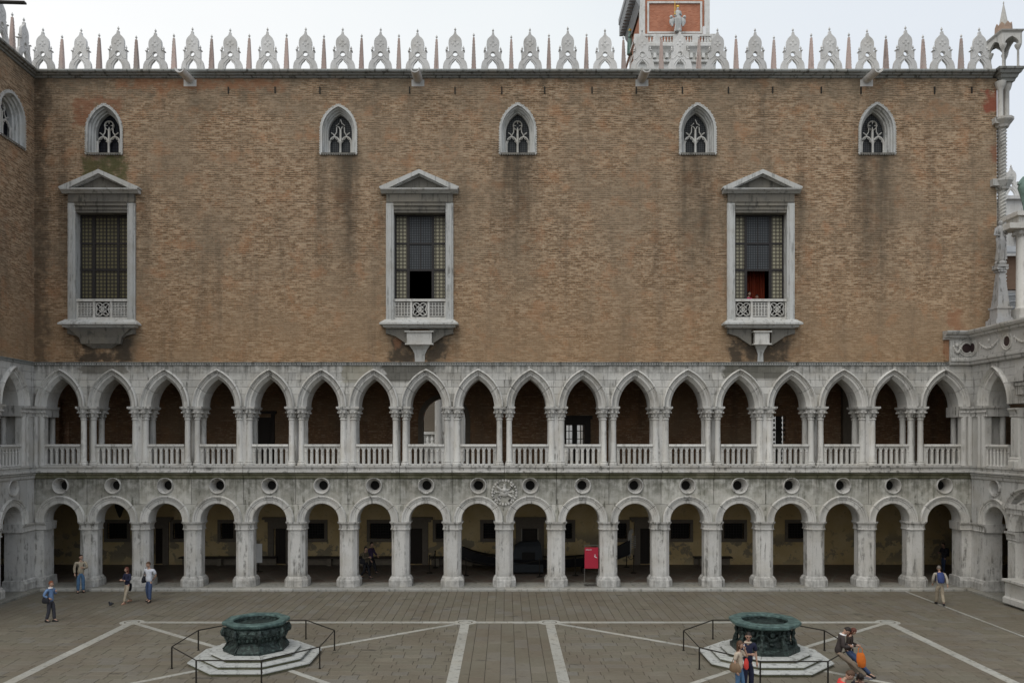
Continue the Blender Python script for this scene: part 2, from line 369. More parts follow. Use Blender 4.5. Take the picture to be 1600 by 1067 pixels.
def copy_tree(o, parent=None):
    c = o.copy(); C.objects.link(c); c.parent = parent
    for ch in list(o.children): copy_tree(ch, c)
    return c
def arc(cx, cz, r, a0, a1, n): return [(cx + r * math.cos(R(a0 + (a1 - a0) * i / n)), cz + r * math.sin(R(a0 + (a1 - a0) * i / n))) for i in range(n + 1)]
def pointed(cx, zs, c, rad, n=7, zb=None):     # pointed-arch outline, right foot -> apex -> left foot
    th = math.degrees(math.acos(c / rad))
    pts = [(cx - c + rad * math.cos(R(th * i / n)), zs + rad * math.sin(R(th * i / n))) for i in range(n + 1)]
    pts += [(2 * cx - x, z) for x, z in reversed(pts[:-1])]
    if zb is not None: pts = [(pts[0][0], zb)] + pts + [(pts[-1][0], zb)]
    return pts
# ------------------------------------------------------------------ the palace: shared pieces
ZS_L, ZS_U = 3.35, 9.12            # springing of the round and of the pointed arches
CL, RLI, RLO = 0.0, 0.84, 1.24
CU, RUI, RUO = 0.795, 1.595, 2.045
TL, TU = 0.85, 1.15
def ring_seg(prof, c, zs, t0, t1, side, n=6, stilt=0.0):
    rings = []
    for k in range(n + 1):
        t_ = t0 + (t1 - t0) * k / n; r_ = []
        for rho, y in prof:
            th = t_ * (math.acos(c / rho) if c > 0 else math.pi / 2)
            r_.append((side * (-c + rho * math.cos(th)), y, zs + stilt + rho * math.sin(th)))
        if k == 0 and stilt and t0 == 0: rings.append([(p[0], p[1], zs) for p in r_])
        rings.append(r_)
    return MB().loft(rings)
profL = [(RLI, TL), (RLI, 0.0), (RLI + .03, -.035), (RLI + .20, -.035), (RLI + .215, -.065), (RLI + .29, -.065), (RLI + .30, -.11), (RLO - .03, -.13), (RLO, -.09), (RLO, TL)]
profU = [(RUI, TU), (RUI, .16), (RUI + .12, .02), (RUI + .15, -.03), (RUI + .25, -.03), (RUI + .27, -.07), (RUI + .32, -.07), (RUI + .335, -.13), (RUO - .06, -.19), (RUO, -.13), (RUO, TU)]
VL = []; VU = []
for sgn in (1, -1):
    for a, b in ((0, .40), (.412, .885)): VL.append(ring_seg(profL, CL, ZS_L, a, b, sgn, 7, .07).mesh('voussoir', 'marble_clean', True))
    for a, b in ((0, .43), (.441, .93)): VU.append(ring_seg(profU, CU, ZS_U, a, b, sgn, 7).mesh('voussoir', 'marble_clean', True))
def key_mesh(prof, c, zs, t0, stilt, up):
    a = ring_seg(prof, c, zs, t0, 1.0, 1, 3, stilt); b = ring_seg(prof, c, zs, t0, 1.0, -1, 3, stilt)
    a.add(b.v, b.f); return a.mesh('keystone', 'marble', True)
KL = key_mesh(profL, CL, ZS_L, .89, .07, 0); KU = key_mesh(profU, CU, ZS_U, .935, 0, 0)

oct_pier = [(-.235, -.03), (.235, -.03), (.235, 0), (.275, 0), (.435, .17), (.435, .66), (.275, .85), (-.275, .85), (-.435, .66), (-.435, .17), (-.275, 0), (-.235, 0)]
oct_plain = [(-.27, -.03), (.27, -.03), (.445, .15), (.445, .68), (.27, .87), (-.27, .87), (-.445, .68), (-.445, .15)]
PIER = MB().stack(oct_pier, [(.60, 1.0, 1.0), (1.2, 1.0, 1.0), (2.95, 1, 1)]).mesh('pier', 'marble_pier')
def sc_levels(m): return m
PBASE = MB().stack(oct_plain, [(.12, 1.30, 1.32), (.42, 1.30, 1.32), (.47, 1.26, 1.28), (.50, 1.20, 1.2), (.53, 1.20, 1.2), (.62, 1.03, 1.03)]).mesh('base', 'marble_pier')
PCAP = MB().stack(oct_plain, [(2.93, 1.03, 1.03), (2.95, 1.1, 1.1), (3.0, 1.1, 1.1), (3.02, 1.03, 1.03), (3.18, 1.04, 1.04), (3.25, 1.12, 1.12), (3.28, 1.2, 1.2), (ZS_L - .003, 1.22, 1.22)]).mesh('capital', 'marble')
def shaft(r_): return MB().lathe([(r_ * 1.5, 6.175), (r_ * 1.5, 6.27), (r_ * 1.15, 6.31), (r_ * 1.25, 6.36), (r_, 6.41), (r_ * .94, 8.44), (r_ * 1.15, 8.46), (r_ * 1.15, 8.50), (r_, 8.52)], 12).mesh('column', 'marble_clean', True)
SH_S, SH_F = shaft(.145), shaft(.17)
def cap_upper(w):
    m = MB()
    m.box(-w / 2, w / 2, -.12, TU + .08, 9.02, ZS_U - .004); m.box(-w / 2 + .04, w / 2 - .04, -.08, TU + .04, 8.97, 9.02)
    for cx in (-.26, .26):
        for cy in (.17, .97):
            m.lathe([(.15, 8.52), (.15, 8.60), (.20, 8.75), (.26, 8.88), (.27, 8.97)], 10, (cx, cy, 0))
            for k in range(8):                       # curled leaf tips under the abacus
                a = k * math.pi / 4 + .39
                m.ball((cx + .255 * math.cos(a), cy + .255 * math.sin(a), 8.82), (.065, .065, .055), 6, 4)
                m.ball((cx + .185 * math.cos(a + .39), cy + .185 * math.sin(a + .39), 8.64), (.045, .045, .06), 5, 3)
    return m.mesh('capital', 'marble', True)
CAP_S, CAP_F = cap_upper(1.08), cap_upper(1.14)
FILLER = MB().box(-.10, .10, .10, .97, 6.175, 8.97).mesh('filler_pillar', 'marble_pier')
def baluster_panel(w):
    z0, z1 = 6.175, 7.12; n = 6; pitch = .272; ow = .135
    outer = [(-w / 2, z0), (w / 2, z0), (w / 2, z1), (-w / 2, z1)]; loops = [outer]
    for k in range(n):
        cx = (k - (n - 1) / 2) * pitch
        h = [(cx + ow / 2, 6.25), (cx + ow / 2, 6.86), (cx + ow / 2 + .012, 6.90), (cx + ow / 2, 6.95), (cx + .028, 7.02), (cx, 7.07), (cx - .028, 7.02), (cx - ow / 2, 6.95), (cx - ow / 2 - .012, 6.90), (cx - ow / 2, 6.86), (cx - ow / 2, 6.25)]
        loops.append(h)
    m = MB().prism(loops, .12, .26)
    for k in range(n + 1):
        cx = (k - n / 2) * pitch
        m.lathe([(.052, 6.19), (.038, 6.26), (.036, 6.82), (.055, 6.86), (.04, 6.90)], 8, (cx, .12, 0))
    return m
def oculus_mesh():
    m = MB()
    def ring(prof, n=24):
        rings = []
        for i in range(n):
            a = 2 * math.pi * i / n; rings.append([(r_ * math.cos(a), y, 5.16 + r_ * math.sin(a)) for r_, y in prof])
        rings.append(rings[0]); m.loft(rings, caps=False)
    ring([(.235, .55), (.235, .30), (.34, .0), (.35, -.05), (.385, -.085), (.42, -.05), (.425, .02), (.36, .10), (.36, .55)])
    return m.mesh('oculus', 'marble', True)
OCU = oculus_mesh()
OCU_BACK = MB().lathe([(.30, 0), (.30, .02)], 16).mesh('oculus_dark_disc', 'dark_void')  # solid near-black disc, colour makes the opening read as a dark hole

def halfL(z):
    d = z - (ZS_L + .07); return math.sqrt(max(0, RLO ** 2 - d * d)) if d > 0 else RLO
def halfU(z):
    q = RUO ** 2 - (z - ZS_U) ** 2; return max(0.0, math.sqrt(max(0, q)) - CU)
COURSE = [ZS_U + .004, 9.74, 10.10, 10.45, 10.82, 11.17]
G = .011
def arcade(root, B, kinds, piers=True, first_pier=True, ashlar=True, wing=False):
    """B: boundaries between bays along local x; a support stands on each boundary."""
    rnd = random.Random(len(B) * 13 + int(B[0] * 10))
    spand = 'wing_stone' if wing else 'marble_spandrel'; ash = 'wing_stone' if wing else 'marble_ashlar'
    for i in range(len(B) - 1):
        a, b = B[i], B[i + 1]; c = (a + b) / 2; w = b - a
        for me in VL + VU: put('voussoir', me, root, (c, 0, 0))
        put('keystone', KL, root, (c, 0, 0)); put('keystone', KU, root, (c, 0, 0))
        put('oculus', OCU, root, (c, 0, 0)); put('oculus_dark_disc', OCU_BACK, root, (c, .5, 5.16), rot=(R(90), 0, 0))
        zt = 4.24; k = math.degrees(math.asin((zt - ZS_L - .07) / RLO))
        up = arc(0, ZS_L + .07, RLO, k, 180 - k, 14)                        # right -> left over the arch
        o = [(-w / 2 + G, zt + G)] + list(reversed([(x, z) for x, z in up])) + [(w / 2 - G, zt + G), (w / 2 - G, 5.5), (-w / 2 + G, 5.5)]
        hole = arc(0, 5.16, .365, 0, 345, 23)
        mk('facing_slab', MB().prism([o, hole], 0.0, TL), spand, root, loc=(c, 0, 0))
        # balustrade of the upper loggia, from column to column
        bw = w - .80
        p = mk('balustrade', baluster_panel(bw), 'marble_clean', root, loc=(c, 0, 0))
        mk('handrail', MB().profx([(.04, 7.12), (.04, 7.16), (.07, 7.235), (.31, 7.235), (.34, 7.16), (.34, 7.12)], -bw / 2, bw / 2), 'marble_clean', p)
        mk('balcony_slab', MB().profx([(-.20, 6.165), (-.20, 6.09), (-.13, 6.05), (-.13, 5.93), (-.24, 5.90), (-.24, 5.83), (-.10, 5.80), (.40, 5.80), (.40, 6.165)], -w / 2 + G, w / 2 - G), 'marble' if not wing else 'wing_stone', root, loc=(c, 0, 0))
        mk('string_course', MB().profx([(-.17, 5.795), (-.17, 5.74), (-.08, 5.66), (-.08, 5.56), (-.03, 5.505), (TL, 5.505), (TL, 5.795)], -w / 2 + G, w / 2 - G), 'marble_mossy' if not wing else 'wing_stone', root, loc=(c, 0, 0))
    for i, x in enumerate(B):
        l = (B[i] - B[i - 1]) if i else None; r_ = (B[i + 1] - B[i]) if i < len(B) - 1 else None
        # small fan-shaped block over the capital, between two arches
        n = 6; zs_ = [ZS_L + .004 + (4.235 - ZS_L - .004) * k / n for k in range(n + 1)]
        R_ = [((r_ / 2 - halfL(z) - .004) if r_ else .0, z) for z in zs_]; L_ = [(-((l / 2 - halfL(z) - .004)) if l else -.0, z) for z in zs_]
        mk('spandrel_block', MB().prism(R_ + L_[::-1], .004, TL), spand, root, loc=(x, 0, 0))
        if ashlar:
            for q in range(5):
                z0, z1 = COURSE[q] + G / 2, COURSE[q + 1] - G / 2
                zz = [z0 + (z1 - z0) * k / 4 for k in range(5)]
                if q == 4: zz = [z0, z0 + .06, z0 + .12, min(z0 + .175, z1), z1]
                Rr = [((r_ / 2 - halfU(z) - .003) if r_ else .0, z) for z in zz]; Ll = [(-(l / 2 - halfU(z) - .003) if l else .0, z) for z in zz]
                wid = min(Rr[0][0], 9) - Ll[0][0]
                lo, hi = Ll[0][0], Rr[0][0]
                nb = 1 if wid < .55 else (2 if wid < 1.35 else 3)
                js = [lo + (hi - lo) * (k + rnd.uniform(-.18, .18)) / nb for k in range(1, nb)]
                for k in range(nb):
                    ra = [(js[k] - G / 2, z0), (js[k] - G / 2, z1)] if k < nb - 1 else Rr
                    la = [(js[k - 1] + G / 2, z0), (js[k - 1] + G / 2, z1)] if k > 0 else Ll
                    pr = rnd.uniform(-.010, .006)
                    mk('ashlar_block', MB().prism(ra + la[::-1], pr, TU), ash, root, loc=(x, 0, 0))
        if i == 0 and not first_pier: continue
        if piers:
            p = put('pier', PIER, root, (x, 0, 0)); put('base', PBASE, p); put('capital', PCAP, p)
            kd = kinds[i % len(kinds)]
            for dx in (-.245, .245):
                for dy in (.17, .97): put('column', SH_S if kd == 'gap' else SH_F, root, (x + dx, dy, 0))
            if kd != 'gap': put('filler_pillar', FILLER, root, (x, 0, 0))
            put('capital', CAP_S if kd == 'gap' else CAP_F, root, (x, 0, 0))

def corner_pier(root, x0, x1, s):      # wide square pier at a corner, x0..x1 along local x
    m = MB(); m.box(x0, x1, -.02, TL, .60, 2.95)
    p = mk('corner_pier', m, 'marble_pier', root)
    e0, e1 = (x0, x1 + .14) if s > 0 else (x0 - .14, x1)
    mk('base', MB().profx([(-.17, .12), (-.17, .44), (-.12, .50), (-.10, .56), (-.02, .61), (TL, .61), (TL + .1, .12)], e0, e1), 'marble_pier', p)
    mk('capital', MB().profx([(-.05, 2.94), (-.08, 2.97), (-.05, 3.02), (-.04, 3.18), (-.12, 3.28), (-.13, ZS_L - .004), (TL + .1, ZS_L - .004), (TL + .05, 2.94)], e0 if s > 0 else e0 + .04, e1 - .04 if s > 0 else e1), 'marble', p)
    m = MB(); m.box(x0, x1, .03, .33, 6.17, 8.61); m.box(*((x0, x1 - .34) if s > 0 else (x0 + .34, x1)), .33, TU, 6.17, 8.61); m.lathe([(.16, 6.17), (.14, 6.4), (.135, 8.61)], 12, ((x1 - .15) if s > 0 else (x0 + .15), .97, 0))
    xe = x1 if s > 0 else x0
    for dx in (.14, .44):
        if dx < (x1 - x0): m.lathe([(.16, 6.17), (.14, 6.4), (.135, 8.61)], 12, (xe - s * dx, .05, 0))
    q = mk('corner_pier', m, 'marble_clean', root, True)
    mc = MB().box(e0, e1, -.12, TU, 9.0, ZS_U - .004).box(e0, e1 - .05, -.03, TU, 8.6, 9.0)
    k = 0
    xx = e0 + .1
    while xx < e1:
        mc.ball((xx, -.06, 8.83), (.07, .07, .06), 6, 4); mc.ball((xx + .07, -.02, 8.63), (.05, .05, .06), 5, 3); xx += .16
    mk('capital', mc, 'marble', q, True)

# crenellation: pierced merlons with finials, thin crocketed obelisks between them
s_ = 1 / 333.0
out = [(78, 0), (200, 0), (200, 60), (190, 120), (172, 160), (150, 185), (146, 200), (146, 345), (120, 345), (116, 322), (100, 330), (106, 400), (110, 450), (106, 500), (92, 536), (70, 562), (46, 582), (27, 602), (19, 620), (17, 650)]
inn = [(78, 60), (70, 100), (48, 138), (18, 168), (0, 196)]
half = [(x * s_, z * s_) for x, z in out]
loopm = half + [(-x, z) for x, z in half[::-1]] + [(-x * s_, z * s_) for x, z in inn] [:-1] + [(0, 196 * s_)] + [(x * s_, z * s_) for x, z in inn[:-1][::-1]]
mm = MB().prism([loopm, arc(0, 278 * s_, 38 * s_, 0, 337.5, 15)], -.07, .06)
rg = []
for i in range(17):
    a = 2 * math.pi * i / 16; rg.append([(r_ * math.cos(a), y, 280 * s_ + r_ * math.sin(a)) for r_, y in ((.118, -.07), (.13, -.09), (.155, -.09), (.165, -.07))])
mm.loft(rg, caps=False, closed=False)
for sg in (1, -1):                    # raised hood over the arch and carved trefoil face in the dome
    pth = [(sg * x * s_ * 1.35, -.072, z * s_ + .06) for x, z in [(80, 0), (80, 70), (70, 110), (45, 150), (15, 185)]]
    mm.tube(pth, .022, 4)
    mm.tube([(sg * x * s_, -.072, z * s_) for x, z in [(148, 200), (110, 205), (85, 230), (60, 262)]], .018, 4)
    mm.ball((sg * .12, -.072, 1.36), (.07, .018, .07), 8, 4); mm.box(sg * .42 - .05, sg * .42 + .05, -.125, .145, 1.00, 1.04)
mm.ball((0, -.072, 1.26), (.06, .018, .07), 8, 4); mm.ball((0, -.072, 1.50), (.07, .016, .07), 8, 4)
MERLON = mm.mesh('merlon', 'merlon_stone')
FIN = MB().lathe([(.015, 0), (.013, .05), (.035, .085), (.055, .12), (.058, .14), (.035, .18), (.008, .25)], 8).mesh('finial', 'merlon_stone', True)
def make_merlon(root, x, z=25.885, y=0.0):
    o = put('merlon', MERLON, root, (x, y, z))
    put('finial', FIN, o, (0, .0, 650 * s_ - .01))
    for dx in (-1, 1): put('finial', FIN, o, (dx * .40, .01, 345 * s_ - .01))
    return o
mo = MB().loft([[(a * w_, b * w_, z) for a, b in ((-1, -1), (1, -1), (1, 1), (-1, 1))] for w_, z in ((.115, 0), (.10, .5), (.075, 1.1), (.045, 1.68))])
for k in range(9):
    z = .12 + k * .17; w_ = .115 - .042 * z
    for a in (-1, 1):
        mo.ball((a * w_, -w_, z), .022, 5, 3)
OBEL = mo.mesh('obelisk', 'obelisk_stone')
def make_obelisk(root, x, z=25.885, y=0.0):
    o = put('obelisk', OBEL, root, (x, y, z)); put('finial', FIN, o, (0, 0, 1.67)); return o
CORN = [(.35, 25.88), (.35, 25.53), (-.02, 25.53), (-.07, 25.55), (-.10, 25.62), (-.20, 25.64), (-.23, 25.70), (-.33, 25.73), (-.36, 25.80), (-.30, 25.88)]

# ------------------------------------------------------------------ main facade
GROUNDZ = 0
facade = thing('palace', 'long brick palace front with two storeys of white arcades and a crenellated roof', 'building')
px_s = [136, 217.4, 299, 380.7, 462, 543.5, 625, 706.5, 788, 869.5, 951.5, 1033, 1115, 1196, 1276.5, 1357, 1433]
XL, XR, XE = -23.6, 23.33, 24.6
Bm = [XL] + [at(p, 0, 0)[0] for p in px_s] + [XR]
arcade(facade, Bm[1:-1], ['gap', 'fused'])
arcade(facade, [XL, Bm[1]], ['gap'], piers=False, first_pier=False, ashlar=False)
arcade(facade, [Bm[-2], XR], ['gap'], piers=False, first_pier=False, ashlar=False)
def corner_ashlar(root, x0, x1, cx, s, mat):     # blocks between the corner and the first arch; arch centre cx, x0 = corner
    for q in range(5):
        z0, z1 = COURSE[q] + G / 2, COURSE[q + 1] - G / 2
        zz = [z0 + (z1 - z0) * k / 4 for k in range(5)]
        e = [(cx - s * (halfU(z) + .003), z) for z in zz]
        mk('ashlar_block', MB().prism([(x0, z0)] + e + [(x0, z1)], -.004 * (q % 2), TU), mat, root)
corner_ashlar(facade, XL, None, (XL + Bm[1]) / 2, 1, 'marble_ashlar')
corner_ashlar(facade, XR, None, (XR + Bm[-2]) / 2, -1, 'wing_stone')
# ashlar on the inner sides of the two end arches
for (a, b, s) in ((XL, Bm[1], 1), (XR, Bm[-2], -1)):
    cx = (a + b) / 2
    for q in range(5):
        z0, z1 = COURSE[q] + G / 2, COURSE[q + 1] - G / 2
        zz = [z0 + (z1 - z0) * k / 4 for k in range(5)]
        mk('ashlar_block', MB().prism([(b, z0)] + [(cx + s * (halfU(z) + .003), z) for z in zz] + [(b, z1)], .003 * (q % 2), TU), 'marble_ashlar', facade)
corner_pier(facade, XL - .02, XL + .50, 1)
corner_pier(facade, XR - .50, XR + .02, -1)

# twisted string course under the brickwork
x = XL
segs = 16; ln = (22.15 - XL) / segs
for k in range(segs):
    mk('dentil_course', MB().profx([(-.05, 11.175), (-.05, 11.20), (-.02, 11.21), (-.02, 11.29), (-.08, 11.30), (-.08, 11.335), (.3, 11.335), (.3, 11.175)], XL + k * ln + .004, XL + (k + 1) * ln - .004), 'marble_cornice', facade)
dm = MB(); x = XL + .05
while x < 22.1: dm.box(x, x + .055, -.055, -.018, 11.215, 11.285); x += .125
mk('dentils', dm, 'marble', facade, kind='stuff')

# brick wall with its window openings
def gothic_outline(cx, w=.93, zsill=21.72, zs=22.95, apex=24.26):
    h = apex - zs; rad = (h * h + w * w) / (2 * w); c = rad - w
    return pointed(cx, zs, c, rad, 8, zsill), c, rad
WB = 11.338; WT = 25.53
loops = [[(XL, WB), (XE, WB), (XE, WT), (XL, WT)]]
GZ = [at(0, p, 0)[1] for p in (162, 163, 161, 161, 160)]
for c_, g in zip(GW, GZ): loops.append(gothic_outline(c_, .90, 21.72, 22.95, g - .03)[0][::-1])
for c_ in BW: loops.append([(c_ - 1.42, 13.2), (c_ - 1.42, 18.85), (c_ + 1.42, 18.85), (c_ + 1.42, 13.2)])
mk('brick_wall', MB().prism(loops, 0.0, .85), 'brick', facade)
# inside of the palace body (rooms behind the windows), its roof, floors and rear wall
mk('roof', MB().box(XL, XE, .35, 9.5, 25.50, 25.62), 'roof_grey', facade)
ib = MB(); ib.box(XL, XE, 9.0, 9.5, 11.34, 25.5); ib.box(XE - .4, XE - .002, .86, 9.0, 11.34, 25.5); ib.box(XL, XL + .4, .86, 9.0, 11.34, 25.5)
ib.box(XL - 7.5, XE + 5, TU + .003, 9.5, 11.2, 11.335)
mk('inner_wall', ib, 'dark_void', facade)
mk('loggia_floor', MB().box(XL - 7.5, XE + 5.5, .404, 5.5, 5.80, 6.16), 'loggia_floor', facade)
mk('loggia_ceiling', MB().box(XL - 7.5, XE + 5.5, TL + .004, 9.5, 5.30, 5.79), 'ceiling', facade)
mk('loggia_ceiling', MB().box(XL - .5, XE - .2, TU + .006, 5.5, 11.08, 11.19), 'ceiling', facade)

# cornice stones
n = 13; ln = (XE - .25 - XL) / n
for k in range(n):
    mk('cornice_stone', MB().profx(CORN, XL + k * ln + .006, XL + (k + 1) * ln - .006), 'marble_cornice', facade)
for k in range(-1, 25):
    X = at(126 + 58.53 * k, 0, 0)[0]; mo_ = make_merlon(facade, X); mo_.rotation_euler = (random.uniform(-.03, .03), random.uniform(-.012, .012), random.uniform(-.09, .09)); mo_.scale = (random.uniform(.96, 1.03), 1, random.uniform(.975, 1.03))
    if k < 24:
        X = at(96.5 + 58.53 * (k + 1), 0, 0)[0]; ob = make_obelisk(facade, X); ob.scale[2] = random.uniform(.93, 1.02); ob.rotation_euler[0] = random.uniform(-.02, .02); ob.rotation_euler[1] = random.uniform(-.012, .012)
# rain spouts, iron anchors
for p in (297, 653, 1003, 1354):
    X, Z = at(p, 122, 0)
    n = 9; prof = [(.235 * math.cos(math.pi + math.pi * i / n), .235 * math.sin(math.pi + math.pi * i / n)) for i in range(n + 1)]
    prof = prof + [(.175 * math.cos(-math.pi * i / n), .175 * math.sin(-math.pi * i / n)) for i in range(n + 1)]
    rings = []
    for yy in (.3, -1.35): rings.append([(a, yy, b) for a, b in prof])
    w_ = MB().loft(rings); w_.box(-.32, .32, -.02, .3, -.42, -.05)
    mk('rain_spout', w_, 'merlon_stone', facade, True, loc=(X, 0, 25.52), rot=(R(3), 0, 0))
for p in (357, 430, 500, 640, 711, 784, 851, 925, 994, 1066, 1138, 1207, 1283, 1345, 1460, 1518):
    X, Z = at(p, 141, 0)
    mk('wall_anchor', MB().box(-.03, .03, -.05, .02, -.16 - random.random() * .05, .15), 'iron', facade, loc=(X, 0, Z))
# floodlights on the roof, seen through the merlons
for i, p in enumerate((360, 711, 944, 1296)):
    X, Z = at(p, 104, .6)
    o = thing('floodlight', ['black framed floodlight on the roof above the second gothic window from the left side', 'black framed floodlight on the roof right of the middle pedimented window', 'black framed floodlight on the roof just left of the bell tower', 'black framed floodlight on the roof beyond the right pedimented window'][i] if i else 'black framed floodlight on the roof between the first two gothic windows', 'floodlight', (X, .75, 25.62), 0, 'floodlights behind the merlons')
    f = MB()
    for a in (-.2, .2):
        for b in (-.12, .12): f.box(a - .02, a + .02, b - .02, b + .02, .0, .62)
    for z in (.16, .58):
        f.box(-.22, .22, -.14, -.10, z, z + .04); f.box(-.22, .22, .10, .14, z, z + .04)
    mk('frame', f, 'iron', o); mk('lamp_glass', MB().box(-.17, .17, -.09, .09, .2, .57), 'lead_grey', o)

# gothic windows
def gothic_window(root, cx, apex, quatre, wk=1.0, glass='glass_gothic', zsill=21.72):
    zs = 22.95
    mo_, c1, r1 = gothic_outline(0, .93, zsill, zs, apex)
    w = put('gothic_window', None, root, (cx, 0, 0)); w.scale = (wk, 1, 1)
    inner, c2, r2 = gothic_outline(0, .81, zsill + .08, zs, apex - .13)
    mk('frame', MB().prism([mo_, inner[::-1]], -.06, .25), 'window_stone', w)
    dg = MB()                                       # dog-tooth edge
    pts = mo_ + [mo_[0]]
    for i in range(len(pts) - 1):
        a = Vector((pts[i][0], pts[i][1])); b = Vector((pts[i + 1][0], pts[i + 1][1])); L_ = (b - a).length; k = max(1, int(L_ / .115))
        for j in range(k):
            q = a + (b - a) * ((j + .5) / k); dg.box(q.x - .026, q.x + .026, -.08, -.05, q.y - .026, q.y + .026)
    mk('dogtooth', dg, 'marble_clean', w, kind='stuff')
    # splayed, moulded reveal
    rings = []
    for (ww, yy, dz) in ((.81, -.055, 0), (.80, .06, .0), (.74, .10, .02), (.74, .20, .02), (.67, .25, .05), (.66, .34, .05), (.60, .38, .07), (.60, .62, .07)):
        o_, _, _ = gothic_outline(0, ww, zsill + .08, zs, apex - .13 - (.81 - ww) * 1.05); rings.append([(p[0], yy, p[1]) for p in o_])
    mk('reveal', MB().loft(rings, caps=False), 'window_stone', w)
    # tracery: slender colonnettes, two cusped pointed lights under a ringed roundel
    ap = apex - .13 - .22; zl = 22.50; tr = MB()
    cz = 23.36 if ap > 23.8 else 23.30
    def tube(pts, r_): tr.tube([(a_, .48, b_) for a_, b_ in pts], r_, 5)
    for sx_ in (-1, 1):
        cxl = sx_ * .30
        tube(pointed(cxl, zl, .05, .30, 6), .046)
        for s2 in (-1, 1):
            tube([(cxl + s2 * .25, zl), (cxl + s2 * .15, zl + .05), (cxl + s2 * .19, zl + .14), (cxl + s2 * .08, zl + .17), (cxl, zl + .30)], .018)
        tube([(cxl, zl + .30), (cxl + sx_ * -.02, zl + .40), (cxl + sx_ * -.10, zl + .52), (0 + sx_ * .19, cz - .08)], .03)
        tube([(cxl, zl + .30), (cxl + sx_ * .04, zl + .40), (cxl + sx_ * .17, zl + .50)], .03)
    tube([(0, zl - .05), (0, zl + .15), (0, cz - .23)], .06)
    if quatre:
        rr = []
        for i in range(17):
            a = 2 * math.pi * i / 16; rr.append([(r_ * math.cos(a), y, cz + r_ * math.sin(a)) for r_, y in ((.20, .54), (.20, .46), (.225, .43), (.25, .46), (.25, .54))])
        tr.loft(rr, caps=False)
        for k in range(4):
            a = R(90 * k); tube([(.20 * math.cos(a), cz + .20 * math.sin(a)), (.08 * math.cos(a), cz + .08 * math.sin(a))], [.035, .014])
    else:
        for s2 in (-1, 1): tube([(0, cz - .24), (s2 * .08, cz - .08), (s2 * .22, cz), (s2 * .08, cz + .10), (0, cz + .30)], .03)
    for xx in (0, -.56, .56): tr.lathe([(.06, zsill + .08), (.055, zsill + .18), (.055, zl - .1), (.07, zl - .04), (.08, zl + .03)], 8, (xx, .45, 0))
    mk('tracery', tr, 'marble_clean', w, True)
    mk('pane', MB().box(-.6, .6, .60, .63, zsill + .08, ap), glass, w)
    mk('sill', MB().box(-.86, .86, -.085, .4, zsill + .0, zsill + .078), 'window_stone_dark', w)
    return w
for i, (c_, g) in enumerate(zip(GW, GZ)): gothic_window(facade, c_, g, i in (0, 2, 4), glass='glass_black' if i == 0 else 'glass_gothic')

# big pedimented windows
def pierced_panel(kind_):
    z0, z1 = 13.64, 14.34; w = .38; m = MB()
    if kind_ == 'grid':
        for k in range(6): m.box(-w + k * .152 - .022, -w + k * .152 + .022, .0, .08, z0, z1)
        for k in range(5): m.box(-w, w, .012, .068, z0 + .02 + k * .165 - .02, z0 + .02 + k * .165 + .02)
        for i in range(5):
            for j in range(4): m.box(-w + (i + .5) * .152 - .025, -w + (i + .5) * .152 + .025, .02, .06, z0 + .1 + j * .165 - .025, z0 + .1 + j * .165 + .025)
    else:
        for ox, oz in ((-.17, -.15), (.17, -.15), (-.17, .15), (.17, .15), (0, 0)):
            rr = []
            for i in range(13):
                a = 2 * math.pi * i / 12; rr.append([(ox + r_ * math.cos(a), y, 13.99 + oz + r_ * math.sin(a)) for r_, y in ((.14, .07), (.14, 0), (.19, 0), (.19, .07))])
            m.loft(rr, caps=False)
        for a in (1, -1): m.tube([(-.34, .04, 13.99 - a * .32), (.34, .04, 13.99 + a * .32)], .022, 4)
        m.box(-.40, .40, .01, .07, 13.97, 14.01)
    return m
